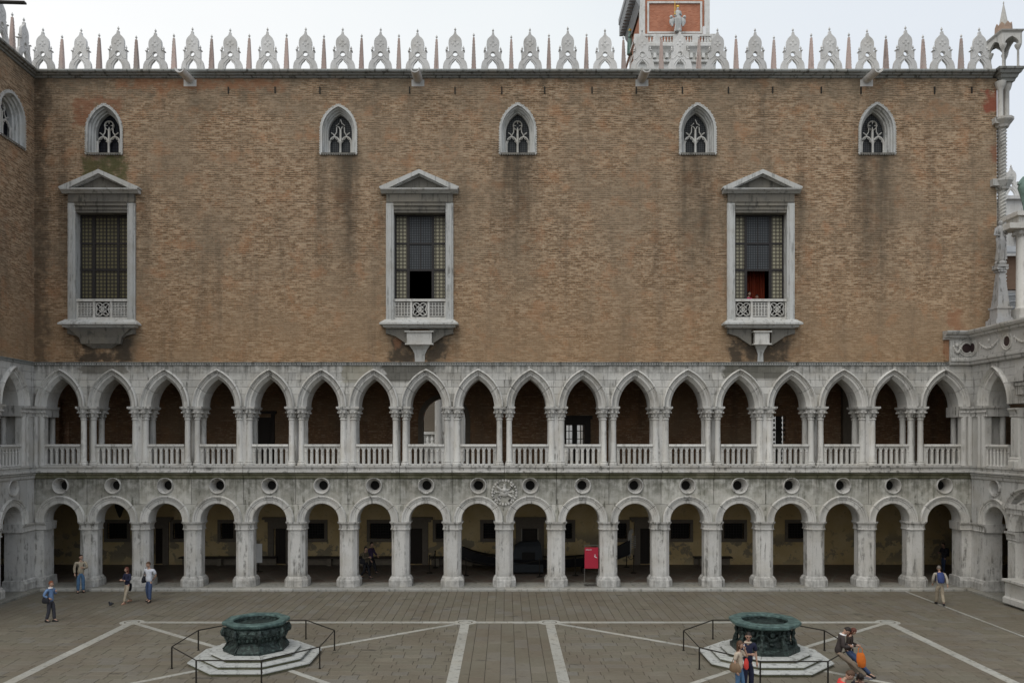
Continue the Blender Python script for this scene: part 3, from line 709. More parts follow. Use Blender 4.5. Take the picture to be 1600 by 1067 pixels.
def big_window(root, cx, which):
    w = put('pedimented_window', None, root, (cx, 0, 0))
    # proportions in metres around the opening: half width 1.28, from 13.3 to 18.8
    arch = MB()
    for s in (-1, 1):
        a, b = sorted((s * 1.30, s * 1.68)); arch.box(a, b, -.12, .8, 13.25, 19.27)
        a, b = sorted((s * 1.40, s * 1.60)); arch.box(a, b, -.17, -.118, 13.25, 19.20)
    mk('architrave', arch, 'window_stone', w)
    li = MB().profx([(.8, 18.80), (-.08, 18.80), (-.08, 18.92), (-.13, 18.93), (-.13, 19.08), (-.2, 19.12), (-.2, 19.24), (-.25, 19.30), (.8, 19.30)], -1.297, 1.297)
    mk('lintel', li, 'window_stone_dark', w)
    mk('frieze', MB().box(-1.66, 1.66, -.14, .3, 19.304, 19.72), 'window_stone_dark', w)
    mk('pediment_cornice', MB().profx([(.3, 19.724), (-.20, 19.724), (-.30, 19.80), (-.36, 19.83), (-.42, 19.88), (-.42, 19.93), (.3, 19.93)], -1.92, 1.92), 'window_stone', w)
    z0, za = 19.934, 20.86
    pe = put('pediment', None, w)
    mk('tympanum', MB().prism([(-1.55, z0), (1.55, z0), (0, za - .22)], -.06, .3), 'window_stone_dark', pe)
    for s in (-1, 1):
        q = MB().prism([(s * 1.97, z0), (s * 1.97, z0 + .07), (0, za), (0, za - .20), (s * 1.50, z0)], -.42, .3)
        q.prism([(s * 1.75, z0), (0, za - .16), (0, za - .27), (s * 1.45, z0)], -.25, -.10)
        mk('raking_cornice', q, 'window_stone', pe)
    # sill and parapet
    mk('sill', MB().loft([[(a * e, b_, z) for a, b_ in ((-1, -yy), (1, -yy), (1, .3), (-1, .3))] for e, yy, z in ((1.62, .30, 13.0), (1.80, .40, 13.06), (1.80, .40, 13.12), (1.95, .55, 13.16), (1.95, .55, 13.24), (1.70, .30, 13.44))]), 'window_stone', w)
    par = put('parapet', None, w)
    fr = MB().box(-1.297, 1.297, .0, .12, 13.444, 13.60).box(-1.297, 1.297, -.04, .16, 14.38, 14.50)
    for xx in (-1.27, -.43, .43, 1.27): fr.box(xx - (.03 if abs(xx) > 1 else .05), xx + (.03 if abs(xx) > 1 else .05), .004, .116, 13.60, 14.38)
    mk('parapet_frame', fr, 'marble_clean', par)
    for k, xx in enumerate((-.85, 0, .85)):
        knot = (k == 1) != (which == 2)
        mk('pierced_panel', pierced_panel('knot' if knot else 'grid'), 'marble_clean', par, loc=(xx, .02, 0))
    mk('panel_backing', MB().box(-1.28, 1.28, .5, .52, 13.45, 14.5), 'dark_void', par)
    # frame, bars and panes
    xs = [-1.28, -.62, .62, 1.28]; zs_ = [14.46, 16.02, 17.36, 18.78]; y = .42
    fr = MB()
    for xx in xs: fr.box(xx - .065, xx + .065, y - .06, y + .05, zs_[0], zs_[3])
    for zz in zs_: fr.box(-1.28, 1.28, y - .045, y + .045, zz - .045, zz + .045)
    mk('mullion', fr, 'mullion', w)
    opened = which in (1, 2)
    for i in range(3):
        for j in range(3):
            x0, x1 = xs[i] + .05, xs[i + 1] - .05; z0_, z1_ = zs_[j] + .045, zs_[j + 1] - .045
            if opened and i == 1 and j == 0: continue
            parts_ = [(x0, x1)] if i != 1 else [(x0, (x0 + x1) / 2 - .02), ((x0 + x1) / 2 + .02, x1)]
            for (a, b) in parts_:
                gl = 'glass_roundels' if which == 0 else ('glass_dark' if i == 1 else 'glass_roundels_pale')
                mk('pane', MB().box(a, b, y - .01, y + .01, z0_, z1_), gl, w)
            if i == 1: mk('glazing_bar', MB().box(-.028, .028, y - .03, y + .03, z0_, z1_), 'mullion', w)
    # corbels below
    cor = put('corbel', None, w)
    if which == 0:
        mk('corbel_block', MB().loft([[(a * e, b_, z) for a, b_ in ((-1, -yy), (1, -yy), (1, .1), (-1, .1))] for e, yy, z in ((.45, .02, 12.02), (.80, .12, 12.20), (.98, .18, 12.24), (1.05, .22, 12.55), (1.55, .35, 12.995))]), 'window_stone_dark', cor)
    else:
        e = .62 if which == 1 else .36
        mk('corbel_block', MB().box(-e, e, -.30, .1, 12.25, 12.80).box(-e - .08, e + .08, -.36, .1, 12.18, 12.248).box(-e - .1, e + .1, -.38, .1, 12.80, 12.86), 'marble_clean', cor)
        mk('corbel_foot', MB().loft([[(a * e2, b_, z) for a, b_ in ((-1, -yy), (1, -yy), (1, .1), (-1, .1))] for e2, yy, z in ((.24 if e > .5 else .15, .02, 11.36), (.26 if e > .5 else .13, .03, 11.75), (.36 if e > .5 else .2, .06, 11.95), (e * .85, .22, 12.178))]), 'window_stone', cor)
    for s in (-1, 1):
        pts = [(s * .5, 12.15), (s * .85, 12.38), (s * 1.2, 12.62), (s * 1.6, 12.74), (s * 1.68, 12.74), (s * 1.68, 12.995), (s * .5, 12.995)]
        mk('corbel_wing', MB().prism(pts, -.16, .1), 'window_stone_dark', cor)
    return w
for i, c_ in enumerate(BW): big_window(facade, c_, i)
mk('curtain', MB().loft([[(BW[2] - .66 + 1.32 * k / 30, 1.3 + .05 * math.sin(k * 1.9), z) for k in range(31)] for z in (13.5, 16.4)], caps=False, closed=False), 'red_curtain', facade)
# irregular brick quoin patches by the right corner block
mk('patch_masonry', MB().box(21.95, 22.2, -.05, .1, 11.4, 12.85), 'brick', facade)

# loggia back walls -------------------------------------------------
YB = 6.9
def bx_(px, py): return at(px, py, YB)
lb = put('loggia_wall', None, facade)
holes = []; XW0, XW1 = -31, 31
wins_px = [(168, 199), (271, 288), (345, 365), (480, 507), (578, 611), (681, 712), (755, 774), (876, 894), (962, 979), (1048, 1078), (1131, 1162), (1231, 1257)]
doors_px = [(240, 255), (428, 447), (638, 660), (815, 841), (1000, 1017)]
loops = [[(XW0, .12), (XW1, .12), (XW1, 5.3), (XW0, 5.3)]]
for a, b in wins_px:
    x0, z1 = bx_(a, 817); x1, z0 = bx_(b, 841); loops.append([(x0, z0), (x0, z1), (x1, z1), (x1, z0)])
for a, b in doors_px:
    x0, z1 = bx_(a, 825); x1, z0 = bx_(b, 881); loops.append([(x0, .16), (x0, z1), (x1, z1), (x1, .16)])
mk('plaster_wall', MB().prism(loops, YB, YB + .4), 'plaster', lb)
for a, b in wins_px:
    x0, z1 = bx_(a, 817); x1, z0 = bx_(b, 841); xm, w2 = (x0 + x1) / 2, (x1 - x0) / 2; zm, h2 = (z0 + z1) / 2, (z1 - z0) / 2
    wd = put('window', None, lb, (xm, YB, zm))
    mk('surround', MB().prism([[(-w2 - .18, -h2 - .2), (w2 + .18, -h2 - .2), (w2 + .18, h2 + .2), (-w2 - .18, h2 + .2)], [(-w2, -h2), (-w2, h2), (w2, h2), (w2, -h2)]], -.06, .1), 'frame_stone', wd) if False else None
    mk('surround', MB().prism([[(xm - w2 - .18, zm - h2 - .2), (xm + w2 + .18, zm - h2 - .2), (xm + w2 + .18, zm + h2 + .2), (xm - w2 - .18, zm + h2 + .2)], [(xm - w2, zm - h2), (xm - w2, zm + h2), (xm + w2, zm + h2), (xm + w2, zm - h2)]], YB - .06, YB + .1), 'frame_stone', lb)
    bpy.data.objects.remove(wd)
    g = MB()
    k = 0; xx = x0 + .12
    while xx < x1 - .05: g.box(xx - .012, xx + .012, YB + .06, YB + .085, z0, z1); xx += .16
    zz = z0 + .14
    while zz < z1: g.box(x0, x1, YB + .05, YB + .075, zz - .012, zz + .012); zz += .16
    mk('window_grille', g, 'iron', lb); mk('dark_pane', MB().box(x0, x1, YB + .2, YB + .22, z0, z1), 'dark_void', lb)
for a, b in doors_px:
    x0, z1 = bx_(a, 825); x1, z0 = bx_(b, 881)
    mk('door', MB().box(x0 + .03, x1 - .03, YB + .15, YB + .2, .14, z1).box(x0 + .12, (x0 + x1) / 2 - .05, YB + .12, YB + .15, .4, z1 - .2).box((x0 + x1) / 2 + .05, x1 - .12, YB + .12, YB + .15, .4, z1 - .2), 'door_wood', lb)
    f = MB().box(x0 - .34, x0, YB - .10, YB + .1, .12, z1).box(x1, x1 + .34, YB - .10, YB + .1, .12, z1).box(x0 - .34, x1 + .34, YB - .12, YB + .1, z1, z1 + .38)
    f.box(x0 - .5, x1 + .5, YB - .18, YB - .0, z1 + .38, z1 + .52).box(x0 - .62, x1 + .62, YB - .32, YB, z1 + .52, z1 + .66)
    mk('door_frame', f, 'frame_stone', lb)
for a, b in ((-19.0, -13.4), (-12.6, -6.6), (-4.4, -.5), (11.0, 13.2)):
    m = MB().box(a, b, YB - .55, YB, .56, .63); mk('bench_top', m, 'bench_wood', lb)
    m = MB().box(a + .05, b - .05, YB - .12, YB - .002, .12, .56); xx = a + .3
    while xx < b: m.box(xx, xx + .25, YB - .48, YB - .12, .12, .56); xx += 1.9
    mk('bench_support', m, 'bench_stone', lb)
mk('end_wall', MB().box(-31.4, -31, -8, 9, 0, 11.3).box(31, 31.4, -8, 9, 0, 11.3), 'ceiling', facade)
# beams / vault ribs over the lower loggia, springing from each pier
for x in Bm[1:-1]:
    rings = []
    for k in range(9):
        a = math.pi * k / 8; yy = (TL + YB) / 2 - math.cos(a) * (YB - TL) / 2
        rings.append([(x + dx, yy, zz) for dx, zz in ((-.2, 5.29), (.2, 5.29), (.2, 3.6 + 1.45 * math.sin(a)), (-.2, 3.6 + 1.45 * math.sin(a)))])
    mk('vault_rib', MB().loft(rings), 'plaster', facade)
# stairs seen through the second arch from the right
st = MB()
for k in range(12): st.box(Bm[-3] + .2, Bm[-2] - .2, 5.2 + k * .3, 9, .12 + k * .17, .12 + (k + 1) * .17)

# upper loggia
YU = 5.5
def u_(px, py): return at(px, py, YU)
loops = [[(XL - 7, 5.8), (XE + 5, 5.8), (XE + 5, 11.1), (XL - 7, 11.1)]]
ax0, ax1 = u_(661, 0)[0], u_(727, 0)[0]; acx, ahw = (ax0 + ax1) / 2, (ax1 - ax0) / 2
loops.append([(ax1, 6.2), (ax1, 8.6)] + arc(acx, 8.6, ahw, 10, 170, 10) + [(ax0, 8.6), (ax0, 6.2)])
dx0, dz1 = u_(884, 663); dx1 = u_(913, 0)[0]; loops.append([(dx0, 6.2), (dx0, dz1), (dx1, dz1), (dx1, 6.2)])
sx0, sz1 = u_(97, 588); sx1 = u_(107, 0)[0]; loops.append([(sx0 + .12, 6.9), (sx0 + .12, 8.45), (sx1, 8.45), (sx1, 6.9)]); loops.append([(sx0, 9.75), (sx0, 10.2), (sx0 + .22, 10.1), (sx0 + .2, 9.75)])
tx0, tz1 = u_(1206, 650); tx1 = u_(1228, 0)[0]; loops.append([(tx0, 6.2), (tx0, tz1), (tx1, tz1), (tx1, 6.2)])
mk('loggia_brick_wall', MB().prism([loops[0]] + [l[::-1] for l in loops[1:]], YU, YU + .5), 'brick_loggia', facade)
rg = []
for k in range(13):
    a = math.pi * k / 12; rg.append([(acx - r_ * math.cos(a), y, 8.6 + r_ * math.sin(a)) for r_, y in ((ahw, YU + .45), (ahw, YU - .06), (ahw + .28, YU - .06), (ahw + .28, YU))])
rg = [[(p[0], p[1], 6.18) for p in rg[0]]] + rg + [[(p[0], p[1], 6.18) for p in rg[-1]]]
mk('archway_surround', MB().loft(rg), 'frame_stone', facade)
mk('door_surround', MB().box(dx0 - .35, dx0 - .002, YU - .1, YU + .2, 6.17, dz1 + .3).box(dx1 + .002, dx1 + .35, YU - .1, YU + .2, 6.17, dz1 + .3).box(dx0 - .45, dx1 + .45, YU - .2, YU, dz1 + .3, dz1 + .5).box(dx0 - .003, dx1 + .003, YU - .09, YU + .2, dz1 + .002, dz1 + .3), 'door_wood', facade)
gd = put('glazed_door', None, facade)
fw = MB(); yy = YU + .25; xm = (dx0 + dx1) / 2
for xx in (dx0 + .03, xm - .12, xm + .12, dx1 - .03, (dx0 + xm - .12) / 2, (dx1 + xm + .12) / 2): fw.box(xx - .025, xx + .025, yy - .02, yy + .02, 6.2, dz1)
fw.box(xm - .12, xm + .12, yy - .03, yy + .03, 6.2, dz1)
for zz in (6.25, 7.05, 7.5, 7.95, dz1 - .02): fw.box(dx0, dx1, yy - .018, yy + .018, zz - .02, zz + .02)
mk('door_frame', fw, 'iron', gd)
t = NT('clear_glass'); gl = t.n('ShaderNodeBsdfTransparent'); gs = t.n('ShaderNodeBsdfGlossy'); gs.inputs[1].default_value = .05
mxs = t.n('ShaderNodeMixShader'); mxs.inputs[0].default_value = .12; t.t.links.new(gl.outputs[0], mxs.inputs[1]); t.t.links.new(gs.outputs[0], mxs.inputs[2]); t.t.links.new(mxs.outputs[0], t.out.inputs[0]); M['clear_glass'] = t.m
for (a, b) in ((dx0, xm - .12), (xm + .12, dx1)): mk('pane', MB().box(a, b, yy - .003, yy + .003, 6.3, dz1), 'clear_glass', gd)
gw = MB(); yy = YU + .2
for k in range(7):
    for j in range(10):
        if random.random() < .9: gw.ball((tx0 + .05 + k * .14, yy, 6.4 + j * .27), (.062, .02, .12), 5, 3)
gw.box(tx0 + .28, tx0 + .62, yy - .02, yy + .02, 6.2, tz1)
gw.box(tx0, tx1, yy - .02, yy + .02, 7.95, 8.02)
mk('window_grille', gw, 'iron', facade, kind='stuff')
for (a, b) in ((402, 424),):
    x0, z1 = u_(a, 652); x1 = u_(b, 0)[0]
    mk('door', MB().box(x0, x1, YU - .03, YU + .05, 6.17, z1).box(x0 + .1, x1 - .1, YU - .05, YU - .03, 6.4, z1 - .2), 'door_wood', facade)
    mk('door_surround', MB().box(x0 - .2, x0 - .002, YU - .08, YU + .01, 6.17, z1 + .2).box(x1 + .002, x1 + .2, YU - .08, YU + .01, 6.17, z1 + .2).box(x0 - .3, x1 + .3, YU - .14, YU, z1 + .2, z1 + .36), 'door_wood', facade)
# dark pilasters of the left end and brown wall panel
mk('loggia_pilaster', MB().box(*[u_(80, 0)[0], u_(97, 0)[0]], YU - .3, YU, 6.17, 11.05), 'brick_loggia', facade)
mk('loggia_pilaster', MB().box(u_(1314, 0)[0], u_(1334, 0)[0], YU - .3, YU, 6.17, 11.05), 'frame_stone', facade)
# ------------------------------------------------------------------ side wings
def wing(label, org, rz, us, side):
    w = thing('palace_wing', label, 'building', org, rz)
    return w
SK = R(3.0)
lw = wing('left brick wing of the palace running towards the viewer with one pointed window', (XL, 0, 0), R(90) + SK, None, 1)
# local x points into the palace depth, so the courtyard side is at negative x
Bl = [-8.4, -5.8, -3.2, -.66]
arcade(lw, Bl[:-1], ['gap', 'fused'], wing=True)
arcade(lw, [Bl[-2], Bl[-1]], ['gap'], piers=False, first_pier=False, ashlar=False, wing=True)
cxl = (Bl[-2] + Bl[-1]) / 2
corner_ashlar(lw, 0, None, cxl, -1, 'wing_stone')
for q in range(5):
    z0, z1 = COURSE[q] + G / 2, COURSE[q + 1] - G / 2
    zz = [z0 + (z1 - z0) * k / 4 for k in range(5)]
    mk('ashlar_block', MB().prism([(Bl[-2], z0)] + [(cxl - (halfU(z) + .003), z) for z in zz] + [(Bl[-2], z1)], 0, TU), 'wing_stone', lw)
corner_pier(lw, -1.10, 0, -1)
mk('facing_slab', MB().box(-.655, 0, 0, TL, ZS_L + .004, 5.5), 'wing_stone', lw)
mk('balcony_slab', MB().profx([(-.20, 6.165), (-.20, 6.09), (-.13, 6.05), (-.13, 5.93), (-.24, 5.90), (-.24, 5.83), (-.10, 5.80), (1.2, 5.80), (1.2, 6.165)], -.65, 0), 'wing_stone', lw)
mk('string_course', MB().profx([(-.17, 5.795), (-.17, 5.74), (-.08, 5.66), (-.08, 5.56), (-.03, 5.505), (TL, 5.505), (TL, 5.795)], -.65, 0), 'wing_stone', lw)
mk('dentil_course', MB().profx([(-.05, 11.175), (-.05, 11.20), (-.02, 11.21), (-.02, 11.29), (-.08, 11.30), (-.08, 11.335), (.3, 11.335), (.3, 11.175)], -11, -.05), 'marble_cornice', lw)
M_b2 = brick('brick_wing', redpatch=[])
gwc = -2.0
lo = gothic_outline(0, .90, 21.6, 22.85, 24.0)[0]
lo = [(gwc + x * 1.2, z) for x, z in lo]
mk('brick_wall', MB().prism([[(-11, WB), (0, WB), (0, WT), (-11, WT)], lo[::-1]], .0, .85), 'brick_wing', lw)
gothic_window(lw, gwc, 24.03, True, 1.2, 'glass_black', zsill=21.6)
mk('inner_wall', MB().box(-11, 0, 3, 3.2, 11.2, 25.5).box(-11, 0, TU + .01, 7.5, 11.05, 11.19).box(-11, -10.8, TU, 7.5, 0, 11.1).box(-11, 0, TL + .01, 7.5, 5.3, 5.79).box(-11, 0, 7.2, 7.5, 0, 11.1), 'ceiling', lw)
mk('roof', MB().box(-11, .3, .35, 7.5, 25.50, 25.62), 'roof_grey', lw)
for k in range(3): mk('cornice_stone', MB().profx(CORN, -11 + k * 3.67 + .006, -11 + (k + 1) * 3.67 - .02), 'marble_cornice', lw)
for x in (-.95, -2.9, -4.85, -6.8, -8.75): make_merlon(lw, x)
for x in (-1.95, -3.88, -5.8, -7.8): make_obelisk(lw, x)
mk('roof_bracket', MB().box(-3.9, -3.7, -1.6, .4, 27.25, 27.33).box(-3.85, -3.75, .2, .3, 25.6, 27.3), 'iron', lw)

rw = wing('low white stone wing at the right with carved frieze and pointed arches', (XR, 0, 0), R(-90), None, -1)
Br = [.66, 3.2]
arcade(rw, [Br[0], Br[1]], ['gap'], piers=False, first_pier=False, ashlar=False, wing=True)
cxr = sum(Br) / 2
corner_ashlar(rw, 0, None, cxr, 1, 'wing_stone')
corner_pier(rw, 0, 1.10, 1)
mk('facing_slab', MB().box(0, .655, 0, TL, ZS_L + .004, 5.5), 'wing_stone', rw)
for (a, b) in ((0, .65), (3.21, 5.6), (5.61, 8.4), (8.41, 11)):
    mk('balcony_slab', MB().profx([(-.20, 6.165), (-.20, 6.09), (-.13, 6.05), (-.13, 5.93), (-.24, 5.90), (-.24, 5.83), (-.10, 5.80), (1.2, 5.80), (1.2, 6.165)], a, b), 'wing_stone', rw)
    mk('string_course', MB().profx([(-.17, 5.795), (-.17, 5.74), (-.08, 5.66), (-.08, 5.56), (-.03, 5.505), (TL, 5.505), (TL, 5.795)], a, b), 'wing_stone', rw)
for q in range(5):
    z0, z1 = COURSE[q] + G / 2, COURSE[q + 1] - G / 2
    zz = [z0 + (z1 - z0) * k / 4 for k in range(5)]
    mk('ashlar_block', MB().prism([(3.4, z0)] + [(cxr + (halfU(z) + .003), z) for z in zz] + [(3.4, z1)], 0, TU), 'wing_stone', rw)
# projecting gallery beyond the first arch: fluted pilasters, blind arches, pediment above
mk('gallery_wall', MB().box(3.404, 11, -.004, TU, ZS_U, 11.17).box(3.204, 11, .0, TU, ZS_L, 5.5).box(4.2, 11, .3, TU, .1, ZS_L).box(3.9, 11, .2, TU, 6.17, ZS_U), 'wing_stone', rw)
def pilaster(x0, x1, z0, z1, yf, nf):
    p = mk('pilaster', MB().box(x0, x1, yf, .3, z0, z1), 'marble_clean', rw)
    fl = MB(); w = (x1 - x0) / nf
    for k in range(nf): fl.box(x0 + w * k + w * .22, x0 + w * (k + 1) - w * .22, yf - .03, yf + .01, z0 + .08, z1 - .08)
    mk('fluting', fl, 'marble_clean', p)
    mk('base', MB().profx([(yf - .10, z0 - .5), (yf - .10, z0 - .2), (yf - .05, z0 - .12), (yf - .06, z0 - .06), (yf, z0 - .002), (.3, z0 - .002), (.3, z0 - .5)], x0 - .08, x1 + .08), 'marble_clean', p)
    mk('capital', MB().profx([(yf - .02, z1 + .002), (yf - .05, z1 + .05), (yf - .03, z1 + .1), (yf - .08, z1 + .28), (yf - .15, z1 + .34), (yf - .15, z1 + .42), (.3, z1 + .42), (.3, z1 + .002)], x0 - .06, x1 + .06), 'marble', p)
pilaster(3.22, 3.80, .62, 2.85, -.20, 4); pilaster(6.2, 6.85, .62, 2.85, -.38, 4)
pilaster(3.22, 3.75, 6.67, 8.5, -.06, 4); pilaster(6.2, 6.8, 6.67, 8.5, -.16, 4)
mk('pedestal', MB().profx([(-.8, .12), (-.8, .35), (-.7, .42), (-.7, 1.02), (-.85, 1.10), (-.85, 1.2), (.3, 1.2), (.3, .12)], 3.78, 6.15), 'marble_clean', rw)
rr = []
for k in range(15):
    a = math.pi * k / 14; rr.append([(4.97 - r_ * math.cos(a), y, ZS_L - .05 + r_ * math.sin(a)) for r_, y in ((1.15, .3), (1.15, -.25), (1.42, -.30), (1.45, -.36), (1.55, -.36), (1.55, .3))])
mk('niche_arch', MB().loft(rr), 'marble_clean', rw, True)
mk('segmental_pediment', MB().loft([[(5.05 - r_ * math.cos(math.pi * (k + 2) / 18), y, 3.9 + r_ * .8 * math.sin(math.pi * (k + 2) / 18)) for r_, y in ((1.62, .2), (1.62, -.35), (1.7, -.4), (1.77, -.5), (1.85, -.5), (1.85, .2))] for k in range(15)]), 'marble', rw)
mk('entablature', MB().box(3.15, 7.1, -.45, .0, 4.35, 4.55).box(3.22, 7.0, -.37, .0, 4.10, 4.348), 'marble', rw)
ped = MB().prism([(3.55, 10.2), (5.4, 11.1), (7.3, 10.2), (7.3, 10.08), (3.55, 10.08)], -.40, 0.0)
mk('pediment', ped, 'marble', rw)
mk('entablature', MB().box(3.65, 8.2, -.2, .0, 9.5, 9.9).box(3.6, 8.3, -.3, .0, 9.9, 10.05), 'marble', rw)
# frieze (attic band) with roundels and garlands, returning round the corner onto the main front
def attic(root, x0, x1, nm='frieze'):
    f = put(nm, None, root)
    y0 = -.12
    mk('frieze_panel', MB().box(x0, x1, y0, .5, 11.60, 12.45), 'wing_stone', f)
    mk('frieze_moulding', MB().profx([(y0 - .03, 11.174), (y0 - .06, 11.22), (y0 - .06, 11.32), (y0 - .12, 11.36), (y0 - .12, 11.46), (y0 - .02, 11.54), (y0 - .02, 11.598), (.5, 11.598), (.5, 11.174)], x0, x1), 'wing_stone', f)
    mk('crowning_cornice', MB().profx([(y0 - .03, 12.452), (y0 - .03, 12.50), (y0 - .14, 12.56), (y0 - .14, 12.64), (y0 - .28, 12.70), (y0 - .34, 12.80), (y0 - .34, 12.87), (.5, 12.90), (.5, 12.452)], x0 - (.3 if x1 < 23.5 and x0 > 10 else 0), x1), 'wing_stone', f)
    d = MB(); x = x0 + .04
    while x < x1 - .05: d.box(x, x + .05, y0 - .10, y0 - .03, 11.47, 11.52); d.box(x, x + .05, y0 - .12, y0 - .03, 12.52, 12.56); x += .11
    mk('dentils', d, 'marble', f, kind='stuff')
    return f
def roundel(f, x, z=12.02, y=-.12):
    rr = []
    for i in range(21):
        a = 2 * math.pi * i / 20; rr.append([(x + r_ * math.cos(a), yy, z + r_ * math.sin(a)) for r_, yy in ((.22, y + .01), (.24, y - .04), (.30, y - .04), (.31, y - .015), (.36, y - .015), (.37, y - .05), (.41, y - .05), (.42, y + .01))])
    mk('roundel', MB().loft(rr, caps=False, closed=False), 'marble_clean', f)
    mk('roundel_disc', MB().lathe([(.23, 0), (.23, .012)], 20), 'porphyry', f, loc=(x, y + .001, z), rot=(R(90), 0, 0))
def garland(f, xa, xb, z=12.15, y=-.14):
    m = MB(); pts = []
    for k in range(9):
        q = k / 8; pts.append((xa + (xb - xa) * q, y, z - .30 * math.sin(math.pi * q)))
    m.tube(pts, [.03 + .03 * math.sin(math.pi * k / 8) for k in range(9)], 6)
    for k, p in enumerate(pts): m.ball((p[0], y - .02, p[2]), .05 + .02 * math.sin(math.pi * k / 8), 6, 4)
    for sx_ in (-1, 1): m.tube([((xa if sx_ < 0 else xb), y, z + .1), ((xa if sx_ < 0 else xb) + sx_ * -.08, y, z - .25)], .025, 5)
    m.ball(((xa + xb) / 2, y, z + .08), (.10, .05, .10), 8, 5)
    mk('garland', m, 'marble_clean', f)
flat('porphyry', (0.045, 0.03, 0.03), .35)
fr = attic(facade, 22.18, XR + .10); roundel(fr, 23.33 - .32); garland(fr, 22.35, 22.72, 12.1)
fr = attic(rw, -.0, 11); roundel(fr, .30); roundel(fr, 3.02); garland(fr, .95, 2.4); garland(fr, 3.6, 5.0); roundel(fr, 5.6); garland(fr, 6.2, 7.6)
rw_in = MB().box(-.3, 11, .5, 6, 12.6, 12.75).box(0, 11, TL + .01, 7.5, 5.3, 5.79).box(0, 11, TU + .01, 7.5, 11.0, 11.16).box(0, 11, 7.2, 7.5, 0, 12.6).box(10.8, 11, TU, 7.5, 0, 12.6)
mk('inner_wall', rw_in, 'ceiling', rw)
mk('loggia_wall', MB().box(-1, 11, 4.5, 4.7, .12, 11), 'plaster', rw)

# corner colonnettes, tabernacle and spire of the main body (part of the palace)
tu = put('corner_turret', None, facade, (24.86, 0, 0))
def twisted(z0, z1, r_, turns):
    rings = []; n = int((z1 - z0) * 16)
    for k in range(n + 1):
        z = z0 + (z1 - z0) * k / n; ph = turns * 2 * math.pi * k / n
        rings.append([((r_ + .035 * math.cos(4 * (2 * math.pi * i / 16))) * math.cos(2 * math.pi * i / 16 + ph), (r_ + .035 * math.cos(4 * (2 * math.pi * i / 16))) * math.sin(2 * math.pi * i / 16 + ph), z) for i in range(16)])
    return MB().loft(rings)
mk('twisted_column', twisted(12.9, 19.9, .185, 10), 'marble_clean', tu)
mk('twisted_column', twisted(20.5, 23.0, .20, 3.6), 'marble_clean', tu)
mk('column_ring', MB().lathe([(.22, 19.9), (.30, 19.95), (.34, 20.05), (.46, 20.28), (.50, 20.34), (.50, 20.44), (.24, 20.5)], 8).box(-.6, 0, -.25, .3, 20.1, 20.44), 'marble', tu)
mk('column_ring', MB().lathe([(.22, 23.0), (.30, 23.05), (.34, 23.15), (.48, 23.32), (.52, 23.38), (.52, 23.5), (.24, 23.55)], 10).box(-.5, 0, -.25, .3, 23.2, 23.5), 'marble', tu)
for dx, dy in ((-.16, -.12), (.28, .1)): mk('column', MB().lathe([(.17, 23.52), (.13, 23.6), (.13, 24.9), (.18, 24.98), (.24, 25.18), (.26, 25.3)], 10, (dx, dy, 0)), 'marble_clean', tu, True)
cb = MB()
sq_ = [(-.38, -.50), (.72, -.50), (.72, .9), (-.38, .9)]
cb.stack(sq_, [(25.30, .60, .6), (25.42, .66, .66), (25.46, .74, .74), (25.60, .82, .82), (25.64, .94, .92), (25.76, 1.04, 1.0), (25.80, 1.14, 1.08), (25.90, 1.18, 1.1)])
mk('corbelled_cornice', cb, 'marble_cornice', tu)
tz = 25.905
for dx, dy in ((-.18, -.38), (.56, -.38), (-.18, .68), (.56, .68)):
    mk('column', MB().lathe([(.11, tz), (.11, tz + .05), (.055, tz + .08), (.05, tz + .86), (.075, tz + .90), (.13, tz + 1.02), (.16, tz + 1.10), (.16, tz + 1.15)], 8, (dx, dy, 0)), 'marble_clean', tu, True)
tb = MB(); z0, z1 = tz + 1.152, tz + 1.66
def arch_plate(lo, hi):
    c_, w_ = (lo + hi) / 2, (hi - lo) / 2; e = w_ - .13
    return [(lo, z0), (c_ - e, z0), (c_ - e * .9, z0 + .13), (c_ - e * .5, z0 + .27), (c_, z0 + .36), (c_ + e * .5, z0 + .27), (c_ + e * .9, z0 + .13), (c_ + e, z0), (hi, z0), (hi, z1), (lo, z1)]
tb.prism(arch_plate(-.30, .68), -.50, -.40); tb.prism(arch_plate(-.30, .68), .70, .80)
for xs_ in (-.30, .58):
    q = MB().prism(arch_plate(-.398, .698), xs_, xs_ + .10); tb.add([(v_[1], v_[0], v_[2]) for v_ in q.v], q.f)
mk('tabernacle_arches', tb, 'marble_clean', tu)
mk('tabernacle_cornice', MB().stack([(-.30, -.50), (.68, -.50), (.68, .80), (-.30, .80)], [(z1 + .002, 1.0, 1.0), (z1 + .04, 1.02, 1.02), (z1 + .10, 1.16, 1.12), (z1 + .15, 1.20, 1.15)]), 'marble_clean', tu)
cw = MB(); zc = z1 + .153; cxx, cyy, rr0 = .17, .15, .40
ocp = [(cxx + rr0 * math.cos(R(22.5 + 45 * k)), cyy + rr0 * math.sin(R(22.5 + 45 * k))) for k in range(8)]
cw.stack(ocp, [(zc, 1, 1), (zc + .36, .97, .97)])
for k in range(8):
    a = R(22.5 + 45 * k); a2 = R(22.5 + 45 * (k + 1)); cc = Vector((cxx, cyy, 0)); p0 = Vector((.39 * math.cos(a), .39 * math.sin(a), 0)); p1 = Vector((.39 * math.cos(a2), .39 * math.sin(a2), 0))
    rings = []
    for off in (.84, 1.0):
        q0, q1 = cc + p0 * off, cc + p1 * off; ring = []
        for t_, zz in ((.04, 0), (.96, 0), (.92, .10), (.70, .17), (.5, .24), (.30, .17), (.08, .10)): p = q0.lerp(q1, t_); ring.append((p.x, p.y, zc + .361 + zz))
        rings.append(ring)
    cw.loft(rings)
mk('crown', cw, 'terracotta', tu)
